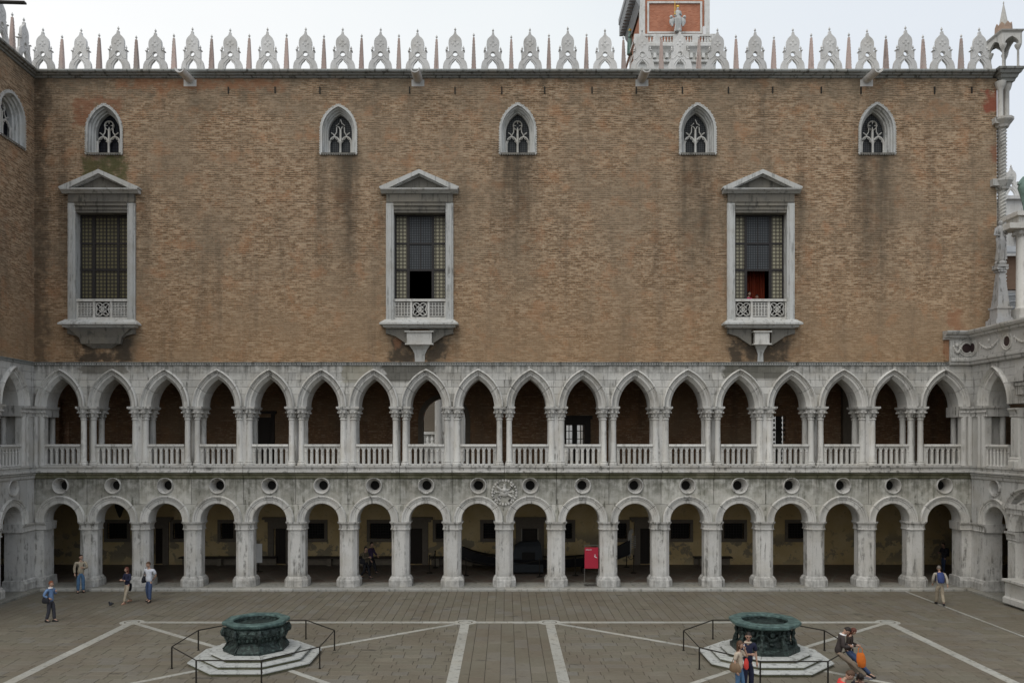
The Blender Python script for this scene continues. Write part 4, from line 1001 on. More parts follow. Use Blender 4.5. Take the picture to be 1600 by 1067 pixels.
mk('spire', MB().lathe([(.25, zc + .362), (.22, zc + .5), (.02, zc + 1.62), (.035, zc + 1.66), (.01, zc + 1.75)], 8, (cxx, cyy, 0)), 'marble_clean', tu)

# ------------------------------------------------------------------ bell tower far behind
YT = 100.0
tx0_, tz0_ = at(1000, 57, YT); tx1_ = at(1109, 0, YT)[0]
bt_ = thing('bell_tower', 'red brick bell tower top with white frames rising behind the palace roof', 'tower', ((tx0_ + tx1_) / 2, YT, 0))
hw = (tx1_ - tx0_) / 2; zt0 = at(0, 56, YT)[1]; zt1 = at(0, -30, YT)[1]
mk('brick_core', MB().box(-hw + .35, hw - .35, .35, 2 * hw - .35, 0, zt1), 'tower_brick', bt_)
for sx_ in (-1, 1):
    for sy in (0, 1):
        mk('corner_pilaster', MB().box(sx_ * hw - (.9 if sx_ > 0 else 0), sx_ * hw + (0 if sx_ > 0 else .9), 0 if sy == 0 else 2 * hw - .9, .9 if sy == 0 else 2 * hw, zt0 - 12, zt1), 'tower_stone', bt_)
za, zb = at(0, 52, YT)[1], at(0, 2, YT)[1]
fx = hw - 1.3
def frame4(m, x0, x1, z0, z1, w, y0, y1): m.box(x0, x1, y0, y1, z0, z0 + w); m.box(x0, x1, y0, y1, z1 - w, z1); m.box(x0, x0 + w, y0, y1, z0 + w, z1 - w); m.box(x1 - w, x1, y0, y1, z0 + w, z1 - w)
m = MB(); frame4(m, -fx, fx, za, zb, .32, .1, .4); mk('panel_frame', m, 'tower_stone', bt_)
m = MB(); q = MB(); frame4(q, 1.3, 2 * hw - 1.3, za, zb, .32, 0, .3); m.add([(-hw + .1 + v_[1], v_[0], v_[2]) for v_ in q.v], q.f); mk('panel_frame', m, 'tower_stone', bt_)
m = MB()
zb0, zb1 = at(0, 73, YT)[1], at(0, 58, YT)[1]
for yy in (-1.0,):
    m.box(-hw - 1.0, hw + 1.0, yy, yy + .4, zb1 - .35, zb1); m.box(-hw - 1.0, hw + 1.0, yy, yy + .4, zb0, zb0 + .3)
    for k in range(5):
        xx = -hw - .6 + k * (2 * hw + 1.2) / 4; m.box(xx - .55, xx + .55, yy - .05, yy + .45, zb0, zb1)
    xx = -hw - .8
    while xx < hw + .8: m.lathe([(.12, zb0 + .3), (.2, zb0 + .55), (.1, zb0 + .9), (.14, zb1 - .35)], 6, (xx, yy + .2, 0)); xx += .5
m.box(-hw - 1.0, -hw - .6, -.6, 2 * hw + 1, zb1 - .35, zb1)
mk('balustrade', m, 'tower_stone', bt_)
zc0 = at(0, 112, YT)[1] - 8
m = MB().profx([(-1.25, zb0 - .004), (-1.25, zb0 - .5), (-.9, zb0 - .9), (-.6, zb0 - 1.4), (-.3, zb0 - 1.6), (-.3, zb0 - 2.4), (-.7, zb0 - 2.6), (-.7, zb0 - 3.0), (-.2, zb0 - 3.2), (-.2, zc0), (1, zc0), (1, zb0 - .004)], -hw - 1.0, hw + 1.0)
mk('entablature', m, 'tower_stone', bt_)
m = MB()
for k in range(12):
    xx = -hw + .3 + k * (2 * hw - .6) / 11; m.box(xx - .25, xx + .25, -1.0, -.3, zb0 - 2.4, zb0 - 1.6)
mk('modillion', m, 'tower_stone', bt_)
m = MB(); q = MB().profx([(-1.9, 88), (-1.9, 87.0), (-1.5, 86.6), (-1.4, 85.6), (-.8, 85.2), (-.6, 84.2), (0, 83.2), (0, 88)], 0, 2 * hw + 1.0)
for k in range(12): q.box(k * 1.1 + .3, k * 1.1 + .8, -1.8, -.3, 84.6, 86.5)
m.add([(-hw + v_[1], v_[0], v_[2]) for v_ in q.v], q.f)
mk('side_cornice', m, 'lead_grey', bt_)
mk('wall_camera', MB().box(hw - 1.3, hw - .8, -.5, .1, zb1 - .3, zb1 + 1.6), 'sign_white', bt_)

# ------------------------------------------------------------------ far buildings seen through the upper loggia and beyond the right wing
fb = thing('far_building', 'pale balustraded building seen through the archway of the upper loggia', 'building', (0, 34, 0))
X0, X1 = at(655, 0, 34)[0], at(735, 0, 34)[0]
Xd0, Xd1 = at(880, 0, 34)[0], at(920, 0, 34)[0]
mk('wall', MB().box(-34, 34, .8, 1.5, 0, 16), 'far_stone', fb)
m = MB(); z0, z1 = at(0, 692, 34)[1], at(0, 676, 34)[1]
m.box(X0 - 3, X1 + 12, -.2, .2, z1 - .15, z1 + .1); m.box(X0 - 3, X1 + 12, -.25, .25, z0 - .3, z0)
xx = X0 - 3
while xx < X1 + 12: m.lathe([(.1, z0), (.16, z0 + .3), (.08, z0 + .65), (.1, z1 - .15)], 6, (xx, 0, 0)); xx += .42
mk('balustrade', m, 'far_stone', fb)
for p in (686, 703, 721, 100, 889, 908): mk('column', MB().lathe([(.42, 5), (.36, 5.5), (.34, 12), (.5, 12.4)], 10, (at(p, 0, 34)[0], -.6 if p > 680 else 0, 0)), 'marble_clean', fb, True)
for p in (674, 880): mk('window', MB().box(at(p, 0, 34)[0] - .9, at(p, 0, 34)[0] + .4, .5, .79, 8.0, 13.5), 'frame_stone', fb)

# monument with pinnacle, horse and column beyond the right wing
mon = thing('church_gable', 'grey stone gable with a pierced pinnacle beyond the right wing', 'church', (at(1590, 0, 8)[0], 8, 0))
g = MB(); zb_ = at(0, 320, 8)[1]; z2 = at(0, 343, 8)[1]
g.box(-.8, 3, 0, 1.5, 8, z2); g.box(-.9, 3, -.2, 1.5, z2, z2 + .25); g.box(-.75, 3, .0, 1.5, z2 + .25, zb_ + .3); g.box(-.85, 3, -.2, 1.5, zb_ + .3, zb_ + .5)
mk('wall', g, 'merlon_stone', mon)
pn = put('pinnacle', MERLON, mon, (-.15, .4, zb_ + .5)); pn.scale = (.9, 1, .95); put('finial', FIN, pn, (0, 0, 635 * s_))
mk('ornament', MB().box(-.3, 1.2, -.45, -.18, z2 - 1.2, z2 - .6).ball((.3, -.4, z2 - .9), .35, 8, 5).ball((.9, -.4, z2 - 1.1), .3, 8, 5), 'statue_grey', mon)
pv = thing('glass_roof_shed', 'brown panelled shed with grey metal roof behind the statue pedestal', 'shed', (at(1588, 0, 5)[0], 5, 0))
za, zb = at(0, 400, 5)[1], at(0, 452, 5)[1]
mk('wall', MB().box(-.9, 2.5, 0, .4, zb, za), 'shed_brown', pv) if 'shed_brown' in M else (flat('shed_brown', (0.20, 0.13, 0.09), .8), mk('wall', MB().box(-.9, 2.5, 0, .4, zb, za), 'shed_brown', pv))
mk('roof', MB().profx([(-.5, za + .02), (1.4, za + .8), (1.4, za + .9), (-.5, za + .12)], -1.0, 2.5), 'lead_grey', pv)
m = MB()
for k in range(5): m.tube([(-1, -.6, zb - .5 - k * .35), (2.4, -.6, zb - .1 - k * .35)], .05, 5)
m.box(-1, 2.5, -.3, .4, zb - 3.3, zb - .25); mk('roof_frame', m, 'lead_grey', pv)
col = thing('marble_column', 'tall white column with carved entablature at the right edge', 'column', (at(1597, 0, -1.2)[0], -1.2, 12.9))
zt_ = at(0, 372, -1.2)[1] - 12.9
mk('pedestal', MB().box(-.38, .38, -.38, .38, 0.05, .9).box(-.45, .45, -.45, .45, -.02, .12), 'marble_clean', col)
mk('shaft', MB().lathe([(.34, .9), (.27, 1.0), (.25, zt_)], 14), 'marble_clean', col, True)
m = MB().lathe([(.25, zt_), (.40, zt_ + .3), (.42, zt_ + .35)], 10)
for k in range(8): m.ball((.36 * math.cos(k * .785), .36 * math.sin(k * .785), zt_ + .2), .1, 6, 4)
mk('capital', m, 'marble', col)
mk('entablature', MB().box(-.9, .6, -.5, .5, zt_ + .36, zt_ + .62).box(-.45, .6, -.45, .5, zt_ + .62, zt_ + .95).box(-.6, .7, -.6, .6, zt_ + .95, zt_ + 1.15), 'marble_clean', col)
hs = thing('horse_statue', 'green bronze horse head and chest cropped at the right edge', 'statue', (at(1604, 0, -1.2)[0], -1.2, 12.9 + zt_ + 1.16))
mk('horse', MB().tube([(.0, 0, 0), (-.05, 0, .5), (-.02, 0, .9)], [.10, .14, .26], 8).tube([(.6, 0, 1.0), (0, 0, .98), (-.18, 0, 1.3), (-.1, 0, 1.65)], [.38, .36, .24, .17], 10).tube([(-.08, 0, 1.72), (-.30, 0, 1.52), (-.40, 0, 1.42)], [.14, .10, .07], 8).tube([(.02, 0, 1.2), (.02, 0, 1.55), (-.02, 0, 1.85)], [.1, .12, .04], 6), 'verdigris_light', hs, True)
# ------------------------------------------------------------------ ground, pavement, bands, platform
gd_ = put('ground', MB().box(-600, 600, -400, 900, -.6, -.022).mesh('ground', 'joint'), kind='structure')
pave = put('pavement', None, kind='structure')
def rows(x0, x1, y0, y1, axis, w, l0, l1, seed):
    """running-bond paving: axis 'x' = courses run along x; w = course width; stones l0..l1 long"""
    r = random.Random(seed); out_ = []
    a0, a1 = (y0, y1) if axis == 'x' else (x0, x1); b0, b1 = (x0, x1) if axis == 'x' else (y0, y1)
    n = max(1, round((a1 - a0) / w)); ww = (a1 - a0) / n
    for i in range(n):
        b = b0 + 0.0
        first = True
        while b < b1 - .05:
            L_ = r.uniform(l0, l1) * (r.uniform(.3, 1) if first else 1); first = False
            e = min(b + L_, b1)
            if b1 - e < .12: e = b1
            q = (a0 + i * ww, a0 + (i + 1) * ww, b, e)
            out_.append((q[2], q[3], q[0], q[1]) if axis == 'x' else (q[0], q[1], q[2], q[3])); b = e
    return out_
YK = -.62; YBAND = -7.27; XB = [-15.3, -1.65, 1.80, 15.65]; YF = -20.2
stones_ = []
stones_ += rows(-24, 19.62, YBAND, YK, 'y', .385, .45, .95, 1)
stones_ += rows(19.78, 24, YF, YK, 'x', .40, .5, .9, 2)
stones_ += rows(-26, XB[0], YF, YBAND, 'x', .40, .45, .95, 3)
stones_ += rows(XB[0], XB[1], YF, YBAND, 'x', .40, .42, .85, 4)
stones_ += rows(XB[1], XB[2], YF, YBAND, 'y', .49, .7, 1.25, 5)
stones_ += rows(XB[2], XB[3], YF, YBAND, 'x', .40, .42, .85, 6)
stones_ += rows(XB[3], 19.62, YF, YBAND, 'x', .40, .5, .95, 7)
def shown(s):
    x, y = (s[0] + s[1]) / 2, (s[2] + s[3]) / 2; d = y - CAM_Y
    px = 790 + x * F_PX / d; py = 685 + CAM_H * F_PX / d
    return py < 1064 and -5 < px < 1605
near = sorted([s for s in stones_ if shown(s)], key=lambda s: s[2])[:290]
nset = set(near); rj = random.Random(11)
def paver_mb(m, s, ox=0, oy=0):
    g = .0065; h = rj.uniform(-.003, .003)
    x0, x1, y0, y1 = s[0] + g - ox, s[1] - g - ox, s[2] + g - oy, s[3] - g - oy
    b = .012
    m.add([(x0, y0, -.06), (x1, y0, -.06), (x1, y1, -.06), (x0, y1, -.06), (x0, y0, h - .008), (x1, y0, h - .008), (x1, y1, h - .008), (x0, y1, h - .008),
           (x0 + b, y0 + b, h), (x1 - b, y0 + b, h), (x1 - b, y1 - b, h), (x0 + b, y1 - b, h)],
          [(0, 1, 5, 4), (1, 2, 6, 5), (2, 3, 7, 6), (3, 0, 4, 7), (4, 5, 9, 8), (5, 6, 10, 9), (6, 7, 11, 10), (7, 4, 8, 11), (8, 9, 10, 11)])
for s in near:
    cx_, cy_ = (s[0] + s[1]) / 2, (s[2] + s[3]) / 2; m = MB(); paver_mb(m, s, cx_, cy_)
    me = bpy.data.meshes.new('paver'); me.from_pydata(m.v, [], m.f); me.materials.append(M['paver']); put('paver', me, pave, (cx_, cy_, 0))
m = MB()
for s in stones_:
    if s not in nset: paver_mb(m, s)
me = bpy.data.meshes.new('pavers'); me.from_pydata(m.v, [], m.f); me.materials.append(M['paver']); put('pavers', me, pave, kind='stuff')
bands = put('pavement_band', None, kind='structure')
def band(p0, p1, w, z=.007, piece=1.5):
    p0, p1 = Vector(p0), Vector(p1); L_ = (p1 - p0).length; n = max(1, round(L_ / piece)); d = (p1 - p0).normalized(); nrm = Vector((-d.y, d.x)) * (w / 2)
    for i in range(n):
        a = p0 + d * (L_ * i / n + .006); b = p0 + d * (L_ * (i + 1) / n - .006)
        q = MB().loft([[(v_.x, v_.y, zz) for v_ in (a - nrm, b - nrm, b + nrm, a + nrm)] for zz in (-.02, z)])
        mk('band_stone', q, 'band_stone', bands)
for i in range(3): band((XB[i] + .3, YBAND), (XB[i + 1] - .3, YBAND), .30 if i != 1 else .30)
for x_ in XB: band((x_, YBAND - .25), (x_, YF), .36)
WL, WR = (-8.5, -12.7), (8.82, -12.75)
for (wx, wy), xa, xb_ in ((WL, XB[0], XB[1]), (WR, XB[2], XB[3])):
    for x_ in (xa, xb_):
        dd = Vector((x_ - wx, YBAND - wy)).normalized()
        band((x_ - dd.x * .3, YBAND - dd.y * .3), (wx + dd.x * 2.0, wy + dd.y * 2.0), .20, .009)
        dd = Vector((x_ - wx, YF + 1.4 - wy)).normalized()
        band((wx + dd.x * 2.0, wy + dd.y * 2.0), (x_ - dd.x * .1, YF + 1.4), .20, .009)
band((19.7, YK - .02), (19.7, YF), .10, .006, 2.2)
for x_ in XB:
    rr = []
    m = MB()
    for r0, r1, zz in ((.0, .22, .012), (.27, .42, .011)):
        for k in range(20):
            a = 2 * math.pi * k / 20; rr.append(1)
        m.loft([[(x_ + r_ * math.cos(2 * math.pi * k / 20) * 1.15, YBAND + r_ * math.sin(2 * math.pi * k / 20), z_) for k in range(20)] for r_, z_ in ((max(r0, .01), zz), (r1, zz), (r1, -.01))], caps=False)
    mk('round_stone', m, 'band_stone', bands)
plat = put('platform', None, kind='structure')
edges = [XL + .62] + [b for b in Bm[1:-1]] + [XR - .62]
for i in range(len(edges) - 1):
    a, b = edges[i] + .005, edges[i + 1] - .005
    mk('kerb_stone', MB().profx([(-.60, -.05), (-.60, .09), (-.575, .115), (-.25, .118), (-.25, -.05)], a, b), 'kerb', plat)
    mk('platform_slab', MB().box(a, b, -.243, .58, -.05, .117), 'platform_stone', plat); mk('platform_slab', MB().box(a + .0, b, .588, 1.20, -.05, .116), 'platform_stone', plat)
for w_, s0, s1 in ((lw, -11, -.62), (rw, .62, 11)):
    k = 5; L_ = (s1 - s0) / k
    for i in range(k):
        mk('kerb_stone', MB().profx([(-.60, -.05), (-.60, .09), (-.575, .115), (-.25, .119), (-.25, -.05)], s0 + i * L_ + .005, s0 + (i + 1) * L_ - .005), 'platform_stone', w_)
        mk('platform_slab', MB().box(s0 + i * L_ + .005, s0 + (i + 1) * L_ - .005, -.243, 4.5, -.05, .118), 'platform_stone', w_)
mk('platform_slab', MB().box(XL - .6, XL + .612, -.612, 1.2, -.05, .1165).box(XR - .612, XR + .6, -.612, 1.2, -.05, .1165), 'platform_stone', plat)
lf = put('loggia_floor', MB().box(-31, 31, 1.204, 9, -.05, .112).mesh('loggia_floor', 'loggia_floor'), kind='structure')
LP_ = MB(); L0 = math.hypot(1.31, 2.55)
LP_.box(-L0 / 2, L0 / 2, -.07, .07, 0, .006); lpm = LP_.mesh('floor_strip', 'loggia_line')
x = -30.
for b in [XL - 2.6] + Bm + [XR + 2.6]:
    for j in range(2):
        y0 = 1.35 + j * 2.6
        for sg in (1, -1):
            for dx in (-.65, .65):
                put('floor_strip', lpm, lf, (b + dx * 1.0, y0 + 1.25, .112 + (.002 if sg * dx > 0 else .0)), rot=(0, 0, sg * math.atan2(2.5, 1.3)))

# ------------------------------------------------------------------ well heads, their steps and railings
def octa(c, ax, ay, z, rot=22.5): k = 1 / math.cos(R(22.5)); return [(c[0] + ax * k * math.cos(R(rot + 45 * i)), c[1] + ay * k * math.sin(R(rot + 45 * i)), z) for i in range(8)]
def well(c, which):
    side = 'left' if which == 0 else 'right'
    st = thing('well_steps', ['three octagonal white stone steps under the left bronze well head', 'three octagonal white stone steps under the right bronze well head'][which], 'steps', (c[0], c[1], 0), 0, 'steps under the well heads')
    for k, (a, z0, z1) in enumerate(((2.02, -.02, .13), (1.70, .13, .26), (1.38, .26, .385))):
        m = MB().loft([octa((0, 0), a - .05, a - .03, z0), octa((0, 0), a - .05, a - .03, z1 - .055)]); sp = mk('step', m, 'step_riser', st)
        mk('tread', MB().loft([octa((0, 0), a, a + .02, z1 - .054), octa((0, 0), a + .015, a + .035, z1 - .03), octa((0, 0), a, a + .02, z1)]), 'step_stone', sp)
        jm = MB()
        for i in range(8):
            p = Vector(octa((0, 0), a + .01, a + .03, z1)[i]); q = p * .6; d = Vector((-p.y, p.x, 0)).normalized() * .006
            jm.add([(p.x + d.x, p.y + d.y, z1 + .0015), (p.x - d.x, p.y - d.y, z1 + .0015), (q.x - d.x, q.y - d.y, z1 + .0015), (q.x + d.x, q.y + d.y, z1 + .0015)], [(0, 1, 2, 3)])
        mk('step_joint', jm, 'joint', sp)
    w = thing('bronze_well', ['low octagonal dark bronze well head with a leaf relief belly, on the left side', 'bronze well head ringed by standing figures, with a broad green rim, on the right side'][which], 'well', (c[0], c[1], .386), 0, 'bronze well heads')
    H = 1.0
    if which == 0: prof = [(1.0, 0), (1.0, .07), (.93, .16), (.84, .27), (.82, .33), (.86, .40), (.95, .55), (.97, .68), (.93, .78), (.88, .82)]
    else: prof = [(1.06, 0), (1.06, .14), (1.0, .17), (.80, .24), (.72, .40), (.74, .60), (.84, .76), (.90, .82)]
    mk('belly', MB().loft([octa((0, 0), r_, r_, z) for r_, z in prof]), 'bronze', w)
    R0 = 1.03 if which == 0 else 1.12; ri = .74
    n = 48
    def ring_pts(fn, z): return [(fn(2 * math.pi * i / n) * math.cos(2 * math.pi * i / n), fn(2 * math.pi * i / n) * math.sin(2 * math.pi * i / n), z) for i in range(n)]
    def fo(ap, rnd_=0.0):
        def f(a):
            q = ((a + R(22.5)) % R(45)) - R(22.5); return ap / math.cos(q) * (1 - rnd_) + ap * 1.03 * rnd_
        return f
    rb = .0 if which == 0 else .45
    m = MB().loft([ring_pts(fo(.86), .80), ring_pts(fo(R0 - .12, rb), .83), ring_pts(fo(R0 - .03, rb), .87), ring_pts(fo(R0, rb), .91), ring_pts(fo(R0, rb), .97), ring_pts(fo(R0 - .02, rb), .99), ring_pts(fo(ri + .03, 1), 1.0), ring_pts(fo(ri, 1), .985), ring_pts(fo(ri - .01, 1), .93)], caps=False)
    mk('rim', m, 'bronze_rim', w)
    mk('inner_shaft', MB().loft([ring_pts(fo(ri - .012, 1), .929), ring_pts(fo(ri - .03, 1), .0), ring_pts(fo(.05, 1), -.01)], caps=False), 'bronze', w)
    if which == 0:
        m = MB()
        for i in range(8):
            a = R(22.5 + 45 * i); rr_ = .95 / math.cos(R(22.5))
            m.tube([((rr_ + dr) * math.cos(a), (rr_ + dr) * math.sin(a), z) for dr, z in ((.03, .06), (-.10, .28), (-.02, .5), (.06, .66), (.02, .80))], [.06, .04, .06, .09, .05], 6)
            m.ball(((rr_ + .04) * math.cos(a), (rr_ + .04) * math.sin(a), .62), (.10, .10, .13), 7, 5)
            a2 = R(45 * i); b2 = .95
            for k in range(9):
                t_ = (k - 4) / 4 * .30; m.ball((b2 * math.cos(a2) - t_ * math.sin(a2), b2 * math.sin(a2) + t_ * math.cos(a2), .60 + .12 * math.cos(k * 1.57)), (.055, .055, .05), 5, 3)
            for k in range(5): 
                t_ = (k - 2) * .14; m.ball((.93 * math.cos(a2) - t_ * math.sin(a2), .93 * math.sin(a2) + t_ * math.cos(a2), .46), (.05, .05, .06), 5, 3)
        mk('relief', m, 'bronze', w, True)
        m = MB()
        for k in range(72):
            a = 2 * math.pi * k / 72; q = fo(R0 + .004)(a); m.ball((q * math.cos(a), q * math.sin(a), .925), (.022, .022, .022), 4, 3)
        mk('beading', m, 'bronze_rim', w)
    else:
        for i in range(8):
            a = R(22.5 + 45 * i); m = MB(); rr_ = .92; cx_, cy_ = rr_ * math.cos(a), rr_ * math.sin(a)
            m.tube([(cx_ * 1.06, cy_ * 1.06, .14), (cx_ * 1.02, cy_ * 1.02, .36), (cx_ * .98, cy_ * .98, .50), (cx_, cy_, .62), (cx_ * 1.02, cy_ * 1.02, .70)], [.10, .085, .06, .085, .04], 8)
            m.ball((cx_ * 1.03, cy_ * 1.03, .76), (.05, .05, .065), 8, 6)
            d = Vector((-math.sin(a), math.cos(a), 0))
            for s2 in (-1, 1):
                m.tube([(cx_ + d.x * s2 * .07, cy_ + d.y * s2 * .07, .66), (cx_ + d.x * s2 * .17, cy_ + d.y * s2 * .17, .60), (cx_ + d.x * s2 * .14, cy_ + d.y * s2 * .14, .80)], [.035, .03, .022], 5)
                m.tube([(cx_ * 1.05 + d.x * s2 * .05, cy_ * 1.05 + d.y * s2 * .05, .36), (cx_ * 1.1 + d.x * s2 * .07, cy_ * 1.1 + d.y * s2 * .07, .14)], [.05, .04], 5)
            mk('relief_figure', m, 'bronze', w, True)
            a2 = R(45 * i); m = MB(); pts = []
            for k in range(9):
                t_ = (k - 4) / 4 * .26; pts.append((.80 * math.cos(a2) - t_ * math.sin(a2), .80 * math.sin(a2) + t_ * math.cos(a2), .68 - .22 * (1 - (t_ / .26) ** 2)))
            m.tube(pts, [.03, .04, .05, .06, .065, .06, .05, .04, .03], 6)
            m.ball((.80 * math.cos(a2), .80 * math.sin(a2), .64), (.10, .10, .12), 8, 5); m.ball((.78 * math.cos(a2), .78 * math.sin(a2), .32), (.12, .12, .07), 8, 4)
            mk('relief_garland', m, 'bronze', w, True)
    rl = thing('well_railing', ['thin dark iron railing standing around the left well head', 'thin dark iron railing around the right well head, with people leaning on it'][which], 'railing', (c[0], c[1], 0), 0, 'octagonal railings round the wells')
    ax, ay = (2.42, 2.72) if which == 0 else (2.50, 2.78)
    P8 = octa((0, 0), ax, ay, 0)
    for i in range(8):
        p, q = Vector(P8[i]), Vector(P8[(i + 1) % 8])
        mk('post', MB().box(-.02, .02, -.02, .02, -.02, .70).box(-.035, .035, -.035, .035, -.02, .02), 'iron', rl, loc=p)
        mk('rail', MB().tube([p + Vector((0, 0, .715)), q + Vector((0, 0, .715))], .022, 4), 'iron', rl)
well(WL, 0); well(WR, 1)

# ------------------------------------------------------------------ things in the ground-floor loggia
def gfl(px, py): x, y = gnd(px, py, .112); return x, y
bo = thing('gondola', 'long black gondola with a draped cabin standing in the ground floor loggia', 'boat', (1.9, 4.3, .112))
secs = []
for k in range(17):
    t_ = -1 + 2 * k / 16; x = t_ * 5.0; w_ = .68 * (1 - abs(t_) ** 2.2) + .05; up = .95 * abs(t_) ** 3.2
    zb_ = .25 + up * .75 + .0; zt_ = .80 + up * 1.05
    secs.append([(x, -w_, zt_), (x, -w_ * .75, zb_ + .08), (x, 0, zb_), (x, w_ * .75, zb_ + .08), (x, w_, zt_), (x, w_ * .8, zt_ - .05), (x, -w_ * .8, zt_ - .05)])
mk('hull', MB().loft(secs), 'black_boat', bo, True)
for xx in (-2.4, 2.4): mk('trestle', MB().box(xx - .08, xx + .08, -.5, .5, .0, .30), 'bench_wood', bo)
cab = mk('cabin', MB().loft([[(-1.55, -.62, .1), (.18, -.62, .1), (.18, .62, .1), (-1.55, .62, .1)], [(-1.50, -.62, .9), (.12, -.62, .9), (.12, .62, .9), (-1.50, .62, .9)], [(-1.40, -.55, 1.45), (.05, -.55, 1.55), (.05, .55, 1.55), (-1.40, .55, 1.45)], [(-1.1, -.3, 1.68), (-.1, -.3, 1.76), (-.1, .3, 1.76), (-1.1, .3, 1.68)]]), 'boat_cloth', bo)
mk('cabin_window', MB().box(-1.0, -.3, -.64, -.60, .75, 1.2), 'dark_void', cab)
fe = MB().prism([(4.86, .9), (4.95, 1.2), (4.88, 1.9), (4.95, 2.3), (5.12, 2.42), (5.20, 2.25), (5.10, 2.1), (5.08, 1.3), (5.02, .9)], -.02, .02)
for k in range(6): fe.box(5.06, 5.32, -.015, .015, 1.35 + k * .12, 1.40 + k * .12)
fe.box(4.70, 4.9, -.015, .015, 1.5, 1.55); mk('prow_iron', fe, 'steel', bo)
mk('stern_post', MB().tube([(-4.95, 0, 1.7), (-5.1, 0, 2.1), (-5.0, 0, 2.4)], [.06, .05, .03], 6), 'black_boat', bo)

sg = thing('information_sign', 'red information board on thin metal legs beside a pier of the lower arcade', 'sign', (4.33, .30, .118))
mk('panel', MB().box(-.345, .345, -.02, .02, .86, 1.92), 'sign_red', sg)
mk('legs', MB().box(-.36, -.34, -.015, .015, .03, .858).box(.34, .36, -.015, .015, .03, .858).box(-.345, -.325, -.012, .012, 1.925, 2.02).box(.325, .345, -.012, .012, 1.925, 2.02).box(-.345, .345, -.012, .012, 2.02, 2.04), 'steel', sg)
mk('foot_plate', MB().box(-.36, .36, -.28, .22, 0, .025), 'steel', sg)
rt = random.Random(5); m = MB(); xx = -.28
for k in range(9):                       # one short line of small, unreadable white lettering
    w_ = rt.choice((.02, .026, .03)); m.box(xx, xx + w_ * .35, -.026, -.021, 1.78, 1.82 + rt.random() * .015); m.box(xx, xx + w_, -.026, -.021, 1.795, 1.805)
    m.box(xx + w_ * .7, xx + w_, -.026, -.021, 1.78, 1.815); xx += w_ + .007
mk('lettering', m, 'sign_white', sg)
m = MB().tube([(.14, -.03, 1.54), (.19, -.03, 1.56), (.20, -.03, 1.50), (.15, -.03, 1.46), (.20, -.03, 1.42), (.25, -.03, 1.44), (.27, -.03, 1.38)], .012, 4).tube([(.15, -.03, 1.50), (.24, -.03, 1.40)], .01, 4)
mk('emblem', m, 'sign_white', sg)
X, Z = at(404, 849, 4.5)
ws = thing('notice_board', 'narrow white notice board standing inside the lower arcade on the left', 'sign', (X, 4.5, .112))
mk('panel', MB().box(-.2, .2, -.02, .02, .5, at(0, 849, 4.5)[1] - .112), 'sign_white', ws); mk('stand', MB().box(-.02, .02, -.02, .02, 0, .5).box(-.2, .2, -.15, .15, 0, .02), 'iron', ws)
stl = ['barrier post just left of the second pier from the middle, at the gondola stern', 'barrier post nearest the plaster door left of the gondola', 'barrier post in front of the gondola left of its cabin', 'barrier post in front of the gondola cabin', 'barrier post just left of the red board', 'barrier post right under the gondola prow iron', 'barrier post before the door right of the gondola prow']
sp_ = [(671, 895), (680, 887), (728, 899), (843, 901), (899, 899), (979, 886), (990, 895)]
for i, (px, py) in enumerate(sp_):
    x, y = gfl(px, py)
    o = thing('barrier_post', stl[i], 'barrier post', (x, y, .113), 0, 'rope barrier posts round the gondola')
    mk('post', MB().lathe([(.03, .03), (.025, .9), (.045, .92), (.045, .97), (.02, 1.0)], 8), 'iron', o, True); mk('base', MB().lathe([(.17, 0), (.17, .03), (.05, .06)], 12), 'iron', o, True)
def rope(i, j):
    (a, b), (c_, d) = gfl(*sp_[i]), gfl(*sp_[j]); pts = [(a + (c_ - a) * t_ / 8, b + (d - b) * t_ / 8, 1.0 - .28 * math.sin(math.pi * t_ / 8)) for t_ in range(9)]; return pts
for (i, j, lb_) in ((0, 1, 'dark rope hanging between the two barrier posts by the plaster door'), (5, 6, 'dark rope hanging between the two barrier posts under the gondola prow'), (2, 3, 'dark rope slung along the front of the gondola')):
    mk('barrier_rope', MB().tube(rope(i, j), .02, 5), 'iron', label=lb_, cat='rope')
X, Z = at(187, 798, 2.6)
ln_ = thing('hanging_lantern', 'dark lantern hanging inside the second lower arch from the left', 'lantern', (X, 2.6, Z - .35))
mk('body', MB().lathe([(.03, 0), (.10, .12), (.24, .5), (.28, .75), (.10, .95), (.03, 1.0)], 6), 'iron', ln_); mk('chain', MB().tube([(0, 0, 1.0), (0, 0, 5.3 - Z + .35)], .012, 4), 'iron', ln_)
pg = thing('pigeon', 'small dark pigeon on the paving near the woman in navy', 'pigeon', (*gnd(173, 948), .01))
mk('body', MB().ball((0, 0, .13), (.07, .14, .08), 10, 7).tube([(0, -.08, .15), (0, -.13, .22), (0, -.145, .26)], [.05, .035, .035], 7).tube([(0, .10, .13), (0, .24, .09)], [.045, .03], 6), 'pigeon_grey', pg, True) if 'pigeon_grey' in M else (flat('pigeon_grey', (0.05, 0.052, 0.06), .6), mk('body', MB().ball((0, 0, .13), (.07, .14, .08), 10, 7).tube([(0, -.08, .15), (0, -.13, .22), (0, -.145, .26)], [.05, .035, .035], 7).tube([(0, .10, .13), (0, .24, .09)], [.045, .03], 6), 'pigeon_grey', pg, True))
mk('leg', MB().tube([(.02, 0, .08), (.02, -.01, 0)], .006, 4).tube([(-.02, 0, .08), (-.02, -.01, 0)], .006, 4), 'obelisk_stone', pg)
mk('beak', MB().tube([(0, -.17, .25), (0, -.20, .24)], [.012, .003], 5), 'iron', pg)

